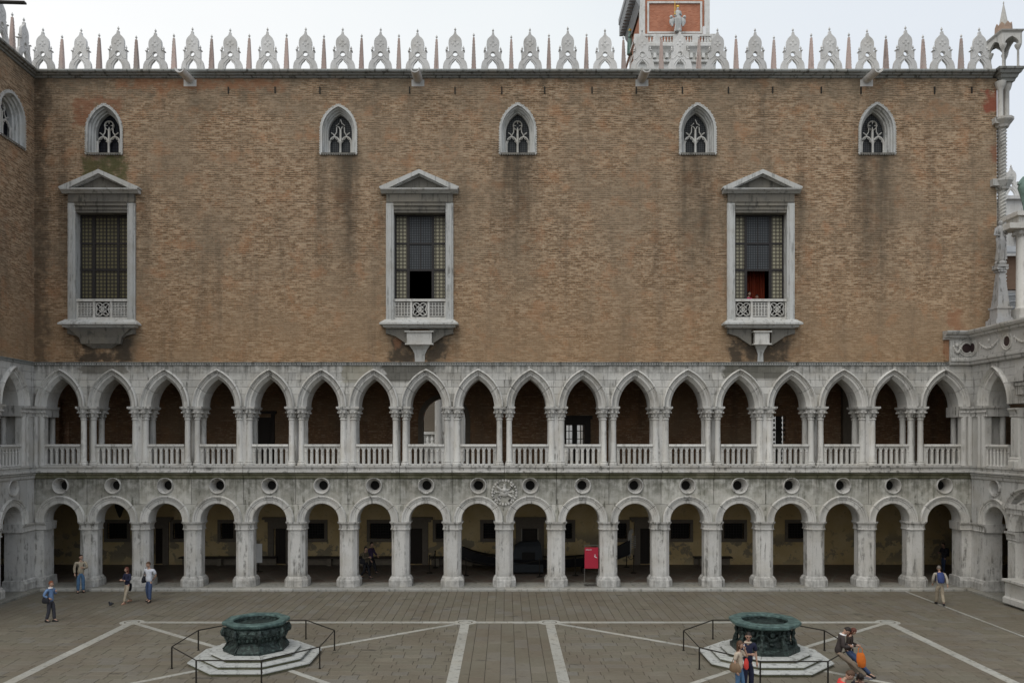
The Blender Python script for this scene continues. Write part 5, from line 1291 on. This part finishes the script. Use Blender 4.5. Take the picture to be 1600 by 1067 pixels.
# carved lion medallion between two arches
X, Z = at(788, 769, 0)
md = put('medallion', None, facade, (X, -.02, Z))
m = MB(); n = 26
for i in range(n):
    a = 2 * math.pi * i / n; m.ball((.60 * math.cos(a), -.03, .60 * math.sin(a)), (.07, .05, .07), 6, 4)
mk('wreath', m, 'marble', md, True)
m = MB().lathe([(.55, 0), (.55, .03)], 24); m.v = [(v_[0], -v_[2], v_[1]) for v_ in m.v]; mk('medallion_disc', m, 'marble_spandrel', md)
m = MB(); rr = random.Random(3)
m.ball((0, -.06, 0), (.24, .09, .22), 10, 7).ball((0, -.12, .12), (.13, .09, .12), 10, 7).tube([(0, -.05, .2), (0, -.1, .42)], [.09, .05], 7)
for s in (-1, 1):
    m.tube([(s * .15, -.06, .1), (s * .38, -.08, .30), (s * .30, -.06, .42)], [.09, .07, .03], 6).tube([(s * .18, -.06, -.1), (s * .36, -.08, -.22), (s * .22, -.07, -.42)], [.08, .07, .05], 6).tube([(s * .2, -.05, .0), (s * .5, -.07, .05)], [.05, .03], 5)
    for k in range(6): m.ball((s * rr.uniform(.1, .5), -.05, rr.uniform(-.45, .45)), (.05, .05, .05), 6, 4)
mk('carved_lion', m, 'marble_clean', md, True)
# ------------------------------------------------------------------ people
SKINJOBS = []
def skinjob(verts, edges, radii, sub=1):
    me = bpy.data.meshes.new('sk'); me.from_pydata(verts, edges, [])
    o = bpy.data.objects.new('sk', me); C.objects.link(o)
    md_ = o.modifiers.new('s', 'SKIN'); md_.branch_smoothing = .6; md_.use_smooth_shade = True
    sv = me.skin_vertices[0].data
    for i, r_ in enumerate(radii): sv[i].radius = r_ if isinstance(r_, tuple) else (r_, r_)
    sv[0].use_root = True
    o.modifiers.new('u', 'SUBSURF').levels = sub
    SKINJOBS.append(o); return len(SKINJOBS) - 1
def V3(p): return Vector(p)
ARMS = {'down': ((.245, .04, 1.14), (.25, -.05, .90)), 'crossed': ((.25, -.05, 1.13), (-.06, -.23, 1.15)), 'front': ((.25, -.04, 1.14), (.05, -.30, 1.20)),
        'phone': ((.26, -.17, 1.24), (.13, -.13, 1.50)), 'hip': ((.34, .06, 1.17), (.20, -.10, 1.06)), 'back': ((.26, .10, 1.15), (.10, .17, .98)),
        'swing_f': ((.25, -.06, 1.15), (.24, -.26, .98)), 'swing_b': ((.25, .12, 1.15), (.26, .16, .90)), 'strap': ((.25, -.05, 1.17), (.12, -.17, 1.30)), 'open': ((.27, .0, 1.14), (.32, -.14, .95))}
LEGS = {'stand': (((.10, -.01, .49), (.11, .03, .09)), ((.10, -.01, .49), (.11, .03, .09))),
        'walk': (((.09, -.16, .50), (.09, -.26, .09)), ((.09, -.02, .49), (.09, .25, .13))),
        'step': (((.09, -.08, .50), (.10, -.10, .09)), ((.09, .0, .49), (.10, .12, .10))),
        'lean': (((.12, -.30, .52), (.14, -.58, .10)), ((.10, -.40, .47), (.10, -.80, .10)))}
PEOPLE = []
def person(label, loc, rz, h, arms, legs, col, female=False, lean=0.0, bow=0.0, sleeves='long', hair='short', turn=0.0, extras=(), pelvis_z=None, group=None, look=0.0, crop=False):
    k = h / 1.75; pz = .93; up = V3((0, -math.sin(lean), math.cos(lean))); fw = V3((0, -math.cos(lean), -math.sin(lean)))
    if legs == 'lean': pz = .80
    def T(x, y, z):                     # torso coordinates (z above the pelvis at .93) tilted by the lean
        return V3((x, 0, pz)) + up * (z - .93) + fw * (-y)
    sh = .175 if female else .20
    J = {'pel': V3((0, 0, pz)), 'bel': T(0, -.01, 1.08), 'che': T(0, 0, 1.26), 'upc': T(0, .01, 1.40), 'nek': T(0, .0, 1.49), 'hed': T(0, -.015, 1.56)}
    for s, nm in ((1, 'l'), (-1, 'r')):
        a = arms[0] if s > 0 else arms[1]; e_, w_ = ARMS[a]
        J['s' + nm] = T(s * sh, .01, 1.415); J['e' + nm] = T(s * e_[0] * (sh / .19), e_[1], e_[2]); J['w' + nm] = T(s * w_[0], w_[1], w_[2])
        kn, an = LEGS[legs][0 if s > 0 else 1]
        J['h' + nm] = V3((s * .085, 0, pz - .05)); J['k' + nm] = V3((s * kn[0], kn[1], kn[2])); J['a' + nm] = V3((s * an[0], an[1], an[2])); J['t' + nm] = J['a' + nm] + V3((s * .02, -.15, -.055))
    gx = .92 if female else 1.0
    def job(names_r, edges_n, sub=1):
        idx = {n: i for i, (n, _) in enumerate(names_r)}
        return skinjob([tuple(J[n] * k) for n, _ in names_r], [(idx[a], idx[b]) for a, b in edges_n], [((r_[0] * k, r_[1] * k) if isinstance(r_, tuple) else r_ * k) for _, r_ in names_r], sub)
    q = .80
    body = job([('pel', .12 * q), ('bel', .11 * q), ('che', .13 * q), ('upc', .10 * q), ('nek', .052), ('hed', .055)] + [x for nm in 'lr' for x in (('s' + nm, .055 * q), ('e' + nm, .040), ('w' + nm, .028), ('h' + nm, .085 * q), ('k' + nm, .05), ('a' + nm, .036), ('t' + nm, .03))],
               [('pel', 'bel'), ('bel', 'che'), ('che', 'upc'), ('upc', 'nek'), ('nek', 'hed')] + [x for nm in 'lr' for x in (('upc', 's' + nm), ('s' + nm, 'e' + nm), ('e' + nm, 'w' + nm), ('pel', 'h' + nm), ('h' + nm, 'k' + nm), ('k' + nm, 'a' + nm), ('a' + nm, 't' + nm))])
    J['hem'] = J['pel'] - up * .10
    J['col'] = J['upc'].lerp(J['nek'], .55)
    tw = .158 * gx; te = .118
    up_n = [('hem', (tw * 1.10, te * 1.18)), ('bel', (tw * (.86 if female else 1), te)), ('che', (tw * 1.03, te * 1.08)), ('upc', (tw * .95, te * .9)), ('col', (.075, .07))]
    ed = [('hem', 'bel'), ('bel', 'che'), ('che', 'upc'), ('upc', 'col')]
    for nm in 'lr':
        if sleeves == 'none': continue
        J['c' + nm] = J['e' + nm].lerp(J['w' + nm], .9) if sleeves == 'long' else J['s' + nm].lerp(J['e' + nm], .85)
        up_n += [('s' + nm, .082 * gx)] + ([('e' + nm, .066 * gx), ('c' + nm, .052 * gx)] if sleeves == 'long' else [('c' + nm, .068 * gx)])
        ed += [('upc', 's' + nm)] + ([('s' + nm, 'e' + nm), ('e' + nm, 'c' + nm)] if sleeves == 'long' else [('s' + nm, 'c' + nm)])
    top = job(up_n, ed)
    for nm in 'lr': J['m' + nm] = J['k' + nm].lerp(J['a' + nm], 1.0)
    J['bt'] = J['pel'] + up * .05
    pants = job([('pel', (.13 * gx, .115)), ('bt', (.135 * gx, .11))] + [x for nm in 'lr' for x in (('h' + nm, .115 * gx), ('k' + nm, .082 * gx), ('m' + nm, .070))],
                [('pel', 'bt')] + [x for nm in 'lr' for x in (('pel', 'h' + nm), ('h' + nm, 'k' + nm), ('k' + nm, 'm' + nm))])
    PEOPLE.append(dict(label=label, loc=loc, rz=rz, k=k, J=J, up=up, fw=fw, col=col, body=body, top=top, pants=pants, hair=hair, bow=bow, arms=arms, extras=extras, group=group, look=look, female=female))
SKIN = flat('skin', (0.42, 0.26, 0.19), .55, var=.08)
flat('eye_dark', (0.02, 0.015, 0.012), .3); flat('lips', (0.33, 0.13, 0.11), .5)
def colr(name, c, rough=.85): flat(name, c, rough, var=.4, scale=7); return name
def head_meshes(p):
    """head, face and hands appended to the body; hair returned apart"""
    k, J = p['k'], p['J']; up, fw = p['up'], p['fw']; b = p['bow']
    u2 = (up * math.cos(b) + fw * math.sin(b)).normalized(); f2 = (fw * math.cos(b) - up * math.sin(b)).normalized()
    rot = Matrix.Rotation(p['look'], 3, u2); f2 = rot @ f2; r2 = f2.cross(u2).normalized()
    c = J['hed'] + u2 * .085 + f2 * .02
    def W(x, y, z): return tuple((c + r2 * x + f2 * y + u2 * z) * k)
    head = MB(); seg, rn = 14, 10; rings = []
    for j in range(rn + 1):
        th = math.pi * (j + .03) / (rn + .06); a, z = math.sin(th), math.cos(th); ring = []
        for i in range(seg):
            ph = 2 * math.pi * i / seg; x, y = a * math.sin(ph), a * math.cos(ph)
            taper = 1 - .30 * max(0, -z) ** 1.3
            yy = y * (.098 if y > 0 else .102) * (taper if y < 0 else 1 - .12 * max(0, -z)); xx = x * .076 * taper
            ring.append(W(xx, yy + (.012 * max(0, -z)), z * .122))
        rings.append(ring)
    head.loft(rings)
    head.add([W(-.012, .092, -.022), W(.012, .092, -.022), W(0, .122, -.028), W(0, .095, .018), W(0, .095, -.036)], [(0, 2, 3), (1, 3, 2), (0, 4, 2), (1, 2, 4)])
    for s in (-1, 1):
        o = len(head.v); head.ball((0, 0, 0), (.018, .012, .032), 7, 5)
        for i in range(o, len(head.v)): v_ = head.v[i]; head.v[i] = W(s * .078 + v_[0], -.005 + v_[1], -.005 + v_[2])
    face = MB()
    for s in (-1, 1):
        o = len(face.v); face.ball((0, 0, 0), (.013, .006, .008), 7, 5)
        for i in range(o, len(face.v)): v_ = face.v[i]; face.v[i] = W(s * .031 + v_[0], .091 + v_[1], .012 + v_[2])
        o = len(face.v); face.ball((0, 0, 0), (.018, .005, .004), 6, 3)
        for i in range(o, len(face.v)): v_ = face.v[i]; face.v[i] = W(s * .031 + v_[0], .093 + v_[1], .032 + v_[2])
    lips = MB(); lips.ball((0, 0, 0), (.022, .006, .007), 8, 4)
    for i in range(len(lips.v)): v_ = lips.v[i]; lips.v[i] = W(v_[0], .094 + v_[1], -.058 + v_[2])
    # hands: palm, four unequal curled fingers and a thumb from the side of the palm
    for s, nm in ((1, 'l'), (-1, 'r')):
        w_, e_ = J['w' + nm], J['e' + nm]; d = (w_ - e_).normalized(); a = p['arms'][0 if s > 0 else 1]
        side = d.cross(V3((1, 0, 0)) if abs(d.x) < .8 else V3((0, 1, 0))).normalized(); nrm = d.cross(side).normalized()
        if nrm.dot(V3((-s, 0, 0))) < 0: nrm = -nrm
        curl = .9 if a in ('front', 'phone', 'strap') else .45
        pc = w_ + d * .05
        head.tube([w_ * k, (w_ + d * .03) * k, (w_ + d * .085) * k], [.028 * k, .036 * k, .034 * k], 8)
        for fi, (off, L_) in enumerate(((-.028, .068), (-.010, .078), (.010, .073), (.026, .058))):
            b0 = w_ + d * .078 + side * off; b1 = b0 + d * L_ * .5 + nrm * L_ * .15 * curl; b2 = b1 + (d * (1 - curl) + nrm * curl).normalized() * L_ * .5
            head.tube([b0 * k, b1 * k, b2 * k], [.0095 * k, .0088 * k, .007 * k], 5)
        t0 = w_ + d * .03 + side * -.030; t1 = t0 + d * .03 - side * .022; t2 = t1 + d * .03 + nrm * .01
        head.tube([t0 * k, t1 * k, t2 * k], [.013 * k, .011 * k, .009 * k], 5)
    hair = MB(); hs = p['hair']
    rings = []
    for j in range(rn + 1):
        th = math.pi * (j + .03) / (rn + .06); a, z = math.sin(th), math.cos(th); ring = []
        for i in range(seg):
            ph = 2 * math.pi * i / seg; x, y = a * math.sin(ph), a * math.cos(ph)
            g = 1.13
            lim = -.15 if y < .1 else (.30 + .25 * y)
            if hs == 'long': lim = -.9 if y < .35 else .45
            zz = max(z, lim)
            bump_ = 1 + .05 * math.sin(ph * 5 + j * 2.1)
            sh_ = 1.0 if z > lim else .93
            ring.append(W(x * .078 * g * bump_ * sh_, y * .100 * g * bump_ * sh_ - .006, zz * .124 * g))
        rings.append(ring)
    hair.loft(rings)
    if hs == 'long':
        rr = []
        for j, (z, wx, wy, oy) in enumerate(((.02, .088, .06, -.05), (-.08, .092, .055, -.055), (-.17, .10, .05, -.055), (-.27, .085, .04, -.06), (-.33, .03, .02, -.06))):
            rr.append([W(wx * math.sin(2 * math.pi * i / 12) * (1 + .06 * math.sin(i * 2.3)), oy + wy * math.cos(2 * math.pi * i / 12), z) for i in range(12)])
        hair.loft(rr)
    return head, face, lips, hair, W
def build_people():
    bpy.context.view_layer.update(); dg_ = bpy.context.evaluated_depsgraph_get(); res = []
    for o in SKINJOBS: res.append(bpy.data.meshes.new_from_object(o.evaluated_get(dg_)))
    for o in SKINJOBS: m_ = o.data; bpy.data.objects.remove(o); bpy.data.meshes.remove(m_)
    def conv(me, name, mat):
        me.name = name; me.materials.clear(); me.materials.append(M[mat]); me.shade_smooth(); return me
    for p in PEOPLE:
        root = thing('person', p['label'], 'person', p['loc'], p['rz'], p['group'])
        head, face, lips, hair, W = head_meshes(p); k, J = p['k'], p['J']
        bm_ = bmesh.new(); bm_.from_mesh(res[p['body']]); hm = head.mesh('h', 'skin', True); bm_.from_mesh(hm)
        me = bpy.data.meshes.new('body'); bm_.to_mesh(me); bm_.free(); me.materials.append(M['skin']); me.shade_smooth()
        b = put('body', me, root); mk('eye', face, 'eye_dark', b, True); mk('mouth', lips, 'lips', b, True)
        mk('hair', hair, p['col'][2], root, True)
        put('top', conv(res[p['top']], 'top', p['col'][0]), root); put('trousers', conv(res[p['pants']], 'trousers', p['col'][1]), root)
        for nm in 'lr':
            a, t_ = J['a' + nm], J['t' + nm]; gz = a.z - .085
            d = (t_ - a); d.z = 0; d.normalize(); sd = V3((-d.y, d.x, 0)); rings = []
            for f_, w_, hh in ((-.08, .030, .06), (-.05, .042, .09), (.02, .044, .09), (.09, .050, .06), (.15, .044, .045), (.185, .02, .03)):
                c0 = V3((a.x, a.y, gz)) + d * f_
                rings.append([tuple((c0 + sd * w_ * x + V3((0, 0, z * hh))) * k) for x, z in ((-1, 0), (1, 0), (1, .55), (.6, 1), (-.6, 1), (-1, .55))])
            mk('shoe', MB().loft(rings), p['col'][3], root, True)
        for kind_, mat in p['extras']:
            up, fw = p['up'], p['fw']
            if kind_ == 'backpack':
                m = MB(); c = J['che'] - fw * .19 - up * .03; rings = []
                for z, w_, dp in ((-.26, .10, .05), (-.22, .14, .08), (0, .155, .09), (.17, .14, .075), (.22, .08, .04)):
                    rings.append([tuple((c + V3((w_ * math.cos(R(a)), 0, 0)) + fw * (dp * math.sin(R(a))) + up * z) * k) for a in range(0, 360, 30)])
                m.loft(rings)
                bp = mk('backpack', m, mat, root, True); st_ = MB()
                for s in (-1, 1): st_.tube([tuple((c + V3((s * .10, 0, 0)) + up * .18) * k), tuple((J['upc'] + V3((s * .11, 0, 0)) + up * .07) * k), tuple((J['che'] + V3((s * .12, 0, 0)) + fw * .13) * k), tuple((J['bel'] + V3((s * .15, 0, 0)) + fw * .03) * k)], .018 * k, 5)
                mk('strap', st_, mat, bp)
            elif kind_ == 'shoulder_bag':
                s = -1; m = MB(); c = J['hr'] + V3((s * .15, .02, .12)); rings = []
                for z, w_, dp in ((-.16, .16, .05), (-.10, .20, .08), (.03, .18, .075), (.12, .12, .03)):
                    rings.append([tuple((c + V3((dp * math.cos(R(a)), w_ * math.sin(R(a)), z))) * k) for a in range(0, 360, 30)])
                m.loft(rings); bp = mk('shoulder_bag', m, mat, root, True)
                st_ = MB(); st_.tube([tuple((c + V3((0, -.10, .1))) * k), tuple((J['sr'] + V3((s * -.03, 0, .075))) * k), tuple((c + V3((0, .12, .1))) * k)], .014 * k, 5); mk('strap', st_, mat, bp)
            elif kind_ == 'phone':
                nm = 'l' if p['arms'][0] in ('phone', 'front') else 'r'; w_ = J['w' + nm] + (J['w' + nm] - J['e' + nm]).normalized() * .09
                q = MB().box(-.035, .035, -.008, .008, -.06, .06); q.v = [tuple(w_ * k + V3(v_)) for v_ in q.v]; mk('phone', q, mat, root)
            elif kind_ == 'glasses':
                m = MB()
                for s in (-1, 1): m.tube([W(s * .012, .103, .02), W(s * .05, .10, .02), W(s * .05, .10, -.002), W(s * .012, .103, -.002)], .007 * k, 4); m.tube([W(s * .05, .10, .015), W(s * .085, .0, .015)], .004 * k, 4)
                mk('glasses', m, mat, root)
            elif kind_ == 'scarf':
                m = MB(); n_ = 14; c = J['col'] + up * .02
                rings = []
                for i in range(n_ + 1):
                    a = 2 * math.pi * i / n_; cc = c + V3((.085 * math.cos(a), 0, 0)) + fw * .08 * math.sin(a) ; rad = V3((math.cos(a), 0, 0)) + fw * math.sin(a)
                    rings.append([tuple((cc + rad * .025 * math.cos(b_) + up * .03 * math.sin(b_)) * k) for b_ in (0, 1.57, 3.14, 4.71)])
                m.loft(rings, caps=False); mk('collar', m, mat, root, True)
            elif kind_ == 'tied_jacket':
                m = MB(); rings = []
                for z, w_, dp in ((.02, .165, .14), (-.10, .18, .15), (-.30, .16, .12), (-.36, .10, .08)):
                    rings.append([tuple((J['pel'] + V3((w_ * math.cos(R(a)), .06 + dp * abs(math.sin(R(a))) * (1 if z < .02 else 1), z))) * k) for a in range(0, 181, 20)])
                m.loft(rings, caps=False, closed=False); mk('jacket_at_waist', m, mat, root, True)
flat('hair_red', (0.16, 0.05, 0.02), .6); flat('hair_dark', (0.018, 0.013, 0.01), .5); flat('hair_brown', (0.085, 0.045, 0.025), .55); flat('hair_auburn', (0.10, 0.03, 0.018), .5); flat('hair_grey', (0.16, 0.14, 0.12), .6)
colr('blue_shirt', (0.13, 0.21, 0.36)); colr('denim', (0.075, 0.15, 0.26)); colr('denim_dark', (0.045, 0.07, 0.14)); colr('black_cloth', (0.02, 0.02, 0.024)); colr('charcoal', (0.045, 0.045, 0.055))
colr('beige_jacket', (0.36, 0.31, 0.23)); colr('navy', (0.018, 0.02, 0.045)); colr('sand', (0.33, 0.28, 0.21)); colr('white_shirt', (0.55, 0.57, 0.62)); colr('beige', (0.36, 0.33, 0.28)); colr('pack_blue', (0.04, 0.06, 0.17))
colr('purple', (0.06, 0.04, 0.09)); colr('cream', (0.5, 0.42, 0.33)); colr('red_cloth', (0.62, 0.06, 0.05)); colr('orange_bag', (0.55, 0.14, 0.02)); colr('tan_bag', (0.19, 0.125, 0.075), .6); colr('brown_jacket', (0.05, 0.04, 0.038)); colr('khaki', (0.20, 0.16, 0.12)); colr('shoe_black', (0.015, 0.014, 0.014), .5); colr('shoe_tan', (0.25, 0.14, 0.09), .6); colr('shoe_grey', (0.12, 0.12, 0.13), .6); colr('magenta', (0.50, 0.04, 0.12)); colr('olive', (0.12, 0.10, 0.07)); colr('dark_top', (0.04, 0.028, 0.022))
def G2(px, py, z=0.0): x, y = gnd(px, py, z); return (x, y, z)
person('short haired redhead in a light blue shirt and black trousers at the far left', G2(79, 971), R(75), 1.66, ('strap', 'hip'), 'step', ('blue_shirt', 'charcoal', 'hair_red', 'shoe_black'), True, extras=(('shoulder_bag', 'black_cloth'), ('scarf', 'sign_white')), look=R(10))
person('man in beige jacket and blue jeans with dark backpack, looking up by a pier', (G2(139, 921)[0], -1.0, 0), R(35), 1.84, ('front', 'down'), 'stand', ('beige_jacket', 'denim', 'hair_dark', 'shoe_black'), bow=-.15, extras=(('backpack', 'black_cloth'),), look=R(25))
person('woman in a navy cardigan and sand trousers with folded arms, walking', G2(199, 942), R(-25), 1.64, ('crossed', 'crossed'), 'walk', ('navy', 'sand', 'hair_auburn', 'shoe_tan'), True, hair='long', extras=(('tied_jacket', 'black_cloth'),), look=R(-20))
person('man in a white checked short sleeved shirt and jeans, hands behind his back', G2(233, 940), R(-12), 1.84, ('back', 'back'), 'step', ('white_shirt', 'denim_dark', 'hair_brown', 'shoe_black'), sleeves='short', bow=.2, extras=(('shoulder_bag', 'black_cloth'),), look=R(-15))
person('grey haired man walking away in beige clothes with a blue backpack', G2(1469, 945), R(165), 1.76, ('swing_f', 'swing_b'), 'walk', ('beige', 'sand', 'hair_grey', 'shoe_black'), lean=.24, extras=(('backpack', 'pack_blue'),))
person('shadowy person with a black backpack inside the last lower arch at the right', (24.1, 3.9, .112), R(-80), 1.68, ('front', 'front'), 'step', ('charcoal', 'denim_dark', 'hair_dark', 'shoe_grey'), bow=.2, extras=(('backpack', 'black_cloth'),))
person('shorter walker in a khaki top inside the seventh lower arch', (gfl(571, 903)[0], gfl(571, 903)[1], .112), R(60), 1.66, ('open', 'front'), 'walk', ('olive', 'black_cloth', 'hair_dark', 'shoe_black'), True, extras=(('shoulder_bag', 'black_cloth'),), group='two walkers under the arcade')
person('taller walker in a purple shirt inside the seventh lower arch, farther in', (gfl(580, 896)[0], gfl(580, 896)[1], .112), R(70), 1.72, ('swing_f', 'down'), 'walk', ('purple', 'black_cloth', 'hair_dark', 'shoe_black'), group='two walkers under the arcade')
person('long haired woman phoning, with a brown shoulder bag', (6.78, -16.75, 0), R(50), 1.64, ('phone', 'down'), 'step', ('cream', 'denim', 'hair_brown', 'shoe_black'), True, hair='long', sleeves='short', extras=(('phone', 'sign_white'), ('shoulder_bag', 'tan_bag')), group='couple in front of the right well')
person('man in sunglasses and navy clothes standing beside the woman on the phone', (7.16, -16.35, 0), R(10), 1.80, ('down', 'front'), 'stand', ('navy', 'navy', 'hair_dark', 'shoe_black'), sleeves='short', bow=.1, extras=(('glasses', 'eye_dark'), ('scarf', 'cream')), group='couple in front of the right well', look=R(-20))
person('man in dark jacket and khaki trousers seated on the well railing, head bowed', (10.50, -14.70, 0), R(78), 1.78, ('front', 'front'), 'lean', ('brown_jacket', 'khaki', 'hair_dark', 'shoe_grey'), lean=.28, bow=.65, extras=(('phone', 'sign_white'), ('scarf', 'sign_white')), group='people at the right well railing')
person('woman with long auburn hair and blue jeans half hidden behind the leaning man', (11.00, -14.24, 0), R(50), 1.60, ('front', 'front'), 'lean', ('dark_top', 'denim_dark', 'hair_auburn', 'shoe_black'), True, hair='long', lean=.2, bow=.35, group='people at the right well railing')
person('person in a bright red shirt at the bottom edge, head turned to the right', (8.28, -19.75, 0), R(75), 1.80, ('front', 'down'), 'stand', ('red_cloth', 'denim_dark', 'hair_brown', 'shoe_grey'), bow=.25, lean=.48, group='pair at the bottom edge')
person('black haired person bending close to the red shirt at the bottom edge', (9.02, -19.60, 0), R(-20), 1.64, ('front', 'front'), 'stand', ('black_cloth', 'charcoal', 'hair_dark', 'shoe_black'), True, hair='long', bow=.7, lean=.15, extras=(('shoulder_bag', 'purple'),), group='pair at the bottom edge')
X, Z = at(1171, 456, .8)
person('dark haired visitor in magenta inside the open right window', (X, .95, Z - 1.63), R(20), 1.65, ('front', 'front'), 'stand', ('magenta', 'black_cloth', 'hair_dark', 'shoe_black'), True, group='visitors in the right window', look=R(20))
X, Z = at(1184, 460, .8)
person('dark haired visitor in charcoal, half hidden by the sill of the open right window', (X, .98, Z - 1.63), R(0), 1.63, ('front', 'front'), 'stand', ('charcoal', 'black_cloth', 'hair_dark', 'shoe_black'), True, group='visitors in the right window', bow=.2)
build_people()
mk('room_floor', MB().box(BW[2] - 2, BW[2] + 2, .86, 3.5, 12.9, at(0, 456, .8)[1] - 1.63 - .005), 'bench_wood', facade)
ob_ = thing('orange_bag', 'bright orange bag held beside the knees of the man on the railing', 'bag', (11.10, -15.02, .60))
mk('sack', MB().loft([[(w_ * math.cos(R(a)) + z * .12 * -1, d_ * math.sin(R(a)), z) for a in range(0, 360, 30)] for z, w_, d_ in ((-.22, .05, .04), (-.18, .12, .06), (.0, .15, .07), (.16, .13, .05), (.24, .10, .03))]), 'orange_bag', ob_, True)
mk('handle', MB().tube([(-.10, 0, .22), (-.08, .01, .38), (-.02, .01, .42), (.04, 0, .36), (.03, 0, .22)], .012, 5), 'orange_bag', ob_)
rb_ = thing('red_bag', 'small bright red pouch between the woman on the phone and the man in navy', 'bag', (6.98, -16.78, 1.0))
mk('pouch', MB().loft([[(w_ * math.cos(R(a)), d_ * math.sin(R(a)), z) for a in range(0, 360, 30)] for z, w_, d_ in ((-.17, .03, .03), (-.12, .075, .05), (.05, .07, .045), (.15, .03, .02))]), 'red_cloth', rb_, True)

# ------------------------------------------------------------------ stone figures
def stone_figure(name, label, cat, loc, h, mat, wide=1.0, crown=False, rz=0.0):
    o = thing(name, label, cat, loc, rz); m = MB(); rings = []
    for z, w_, d_, ox in ((0, .20, .17, 0), (.05, .22, .18, 0), (.28, .18, .15, .02), (.46, .20, .16, .03), (.54, .21, .16, .02), (.62, .15, .12, .0), (.74, .20, .13, -.01), (.82, .21, .12, -.01), (.85, .08, .07, 0), (.88, .06, .06, 0)):
        rings.append([((ox + w_ * wide * (1 + .10 * math.sin(i * 2.7 + z * 9)) * math.cos(2 * math.pi * i / 16)) * h * .55, d_ * (1 + .08 * math.sin(i * 3.1)) * math.sin(2 * math.pi * i / 16) * h * .55, z * h) for i in range(16)])
    m.loft(rings); m.ball((0, -.005 * h, .93 * h), (.052 * h, .058 * h, .07 * h), 10, 8).tube([(0, -.055 * h, .945 * h), (0, -.068 * h, .925 * h)], [.008 * h, .01 * h], 5)
    m.tube([(-.10 * h, 0, .80 * h), (-.145 * h, -.02 * h, .64 * h), (-.06 * h, -.09 * h, .60 * h)], [.038 * h, .03 * h, .022 * h], 7)
    m.tube([(.10 * h, 0, .80 * h), (.15 * h, -.01 * h, .66 * h), (.05 * h, -.09 * h, .70 * h)], [.038 * h, .03 * h, .022 * h], 7)
    for k in range(6): m.tube([((-.08 + .03 * k) * h, -.085 * h, .52 * h), ((-.09 + .036 * k) * h, -.095 * h, .25 * h), ((-.1 + .04 * k) * h, -.10 * h, .02 * h)], .012 * h, 4)
    mk('figure', m, mat, o, True); return o
X = 24.15
pd_ = thing('statue_pedestal', 'tall tapering white pedestal with a scrolled capital on the right wing', 'pedestal', (X, -1.0, 12.87))
mk('base', MB().box(-.46, .46, -.44, .44, 0, .42).box(-.38, .38, -.36, .36, .422, .52).box(-.33, .33, -.31, .31, .522, .95).box(-.38, .38, -.36, .36, .952, 1.05), 'statue_stone', pd_)
mk('shaft', MB().loft([[(a * w_, b * w_, z) for a, b in ((-1, -1), (1, -1), (1, 1), (-1, 1))] for w_, z in ((.29, 1.052), (.14, 2.75))]), 'statue_stone', pd_)
m = MB().box(-.26, .26, -.24, .24, 3.0, 3.1).box(-.2, .2, -.2, .2, 2.752, 2.82)
for sx_ in (-1, 1): m.tube([(sx_ * .2, -.22, 2.93), (sx_ * .2, .22, 2.93)], .085, 8)
m.box(-.2, .2, -.18, .18, 2.84, 2.99).lathe([(.24, 3.11), (.26, 3.2), (.22, 3.3)], 10)
mk('capital', m, 'statue_stone', pd_)
stone_figure('draped_statue', 'pale stone statue of a draped woman on the tapering pedestal at the right corner', 'statue', (X, -1.0, 12.87 + 3.31), 1.98, 'statue_stone')
js = stone_figure('crowned_statue', 'white relief figure with a gold crown and sword on the bell tower brick', 'statue', (at(1059, 0, 98.8)[0], 98.8, at(0, 50, 98.8)[1]), 4.3, 'statue_grey', 1.25)
mk('crown', MB().lathe([(.22, 4.12), (.30, 4.3), (.26, 4.5), (.1, 4.6)], 10), 'gold', js); mk('sword', MB().box(-.62, -.52, -.35, -.25, 2.9, 5.2).box(-.75, -.39, -.35, -.25, 2.85, 2.95), 'gold', js)
m = MB()
for s in (-1, 1): m.ball((s * .95, .2, 1.9), (.5, .35, .75), 9, 7).ball((s * 1.15, .0, 2.55), (.3, .3, .3), 8, 6).tube([(s * 1.0, .1, 1.5), (s * .9, 0, .9)], [.28, .12], 6)
mk('lion', m, 'statue_grey', js, True)
gs_ = stone_figure('side_statue', 'green bronze figure on the narrow left face of the bell tower', 'statue', ((tx0_ - .9), YT + 5.5, at(0, 88, 106)[1]), 4.5, 'verdigris_light', 1.1, rz=R(-90))
mk('crown', MB().lathe([(.22, 4.3), (.30, 4.5), (.1, 4.75)], 10), 'gold', gs_)
X, Z = at(1596, 888, -4.2)
ns = stone_figure('niche_statue', 'weathered brownish statue standing in the niche at the right edge', 'statue', (XR + .35, -4.75, 1.205), 1.7, 'terracotta', 1.0, rz=R(-90))
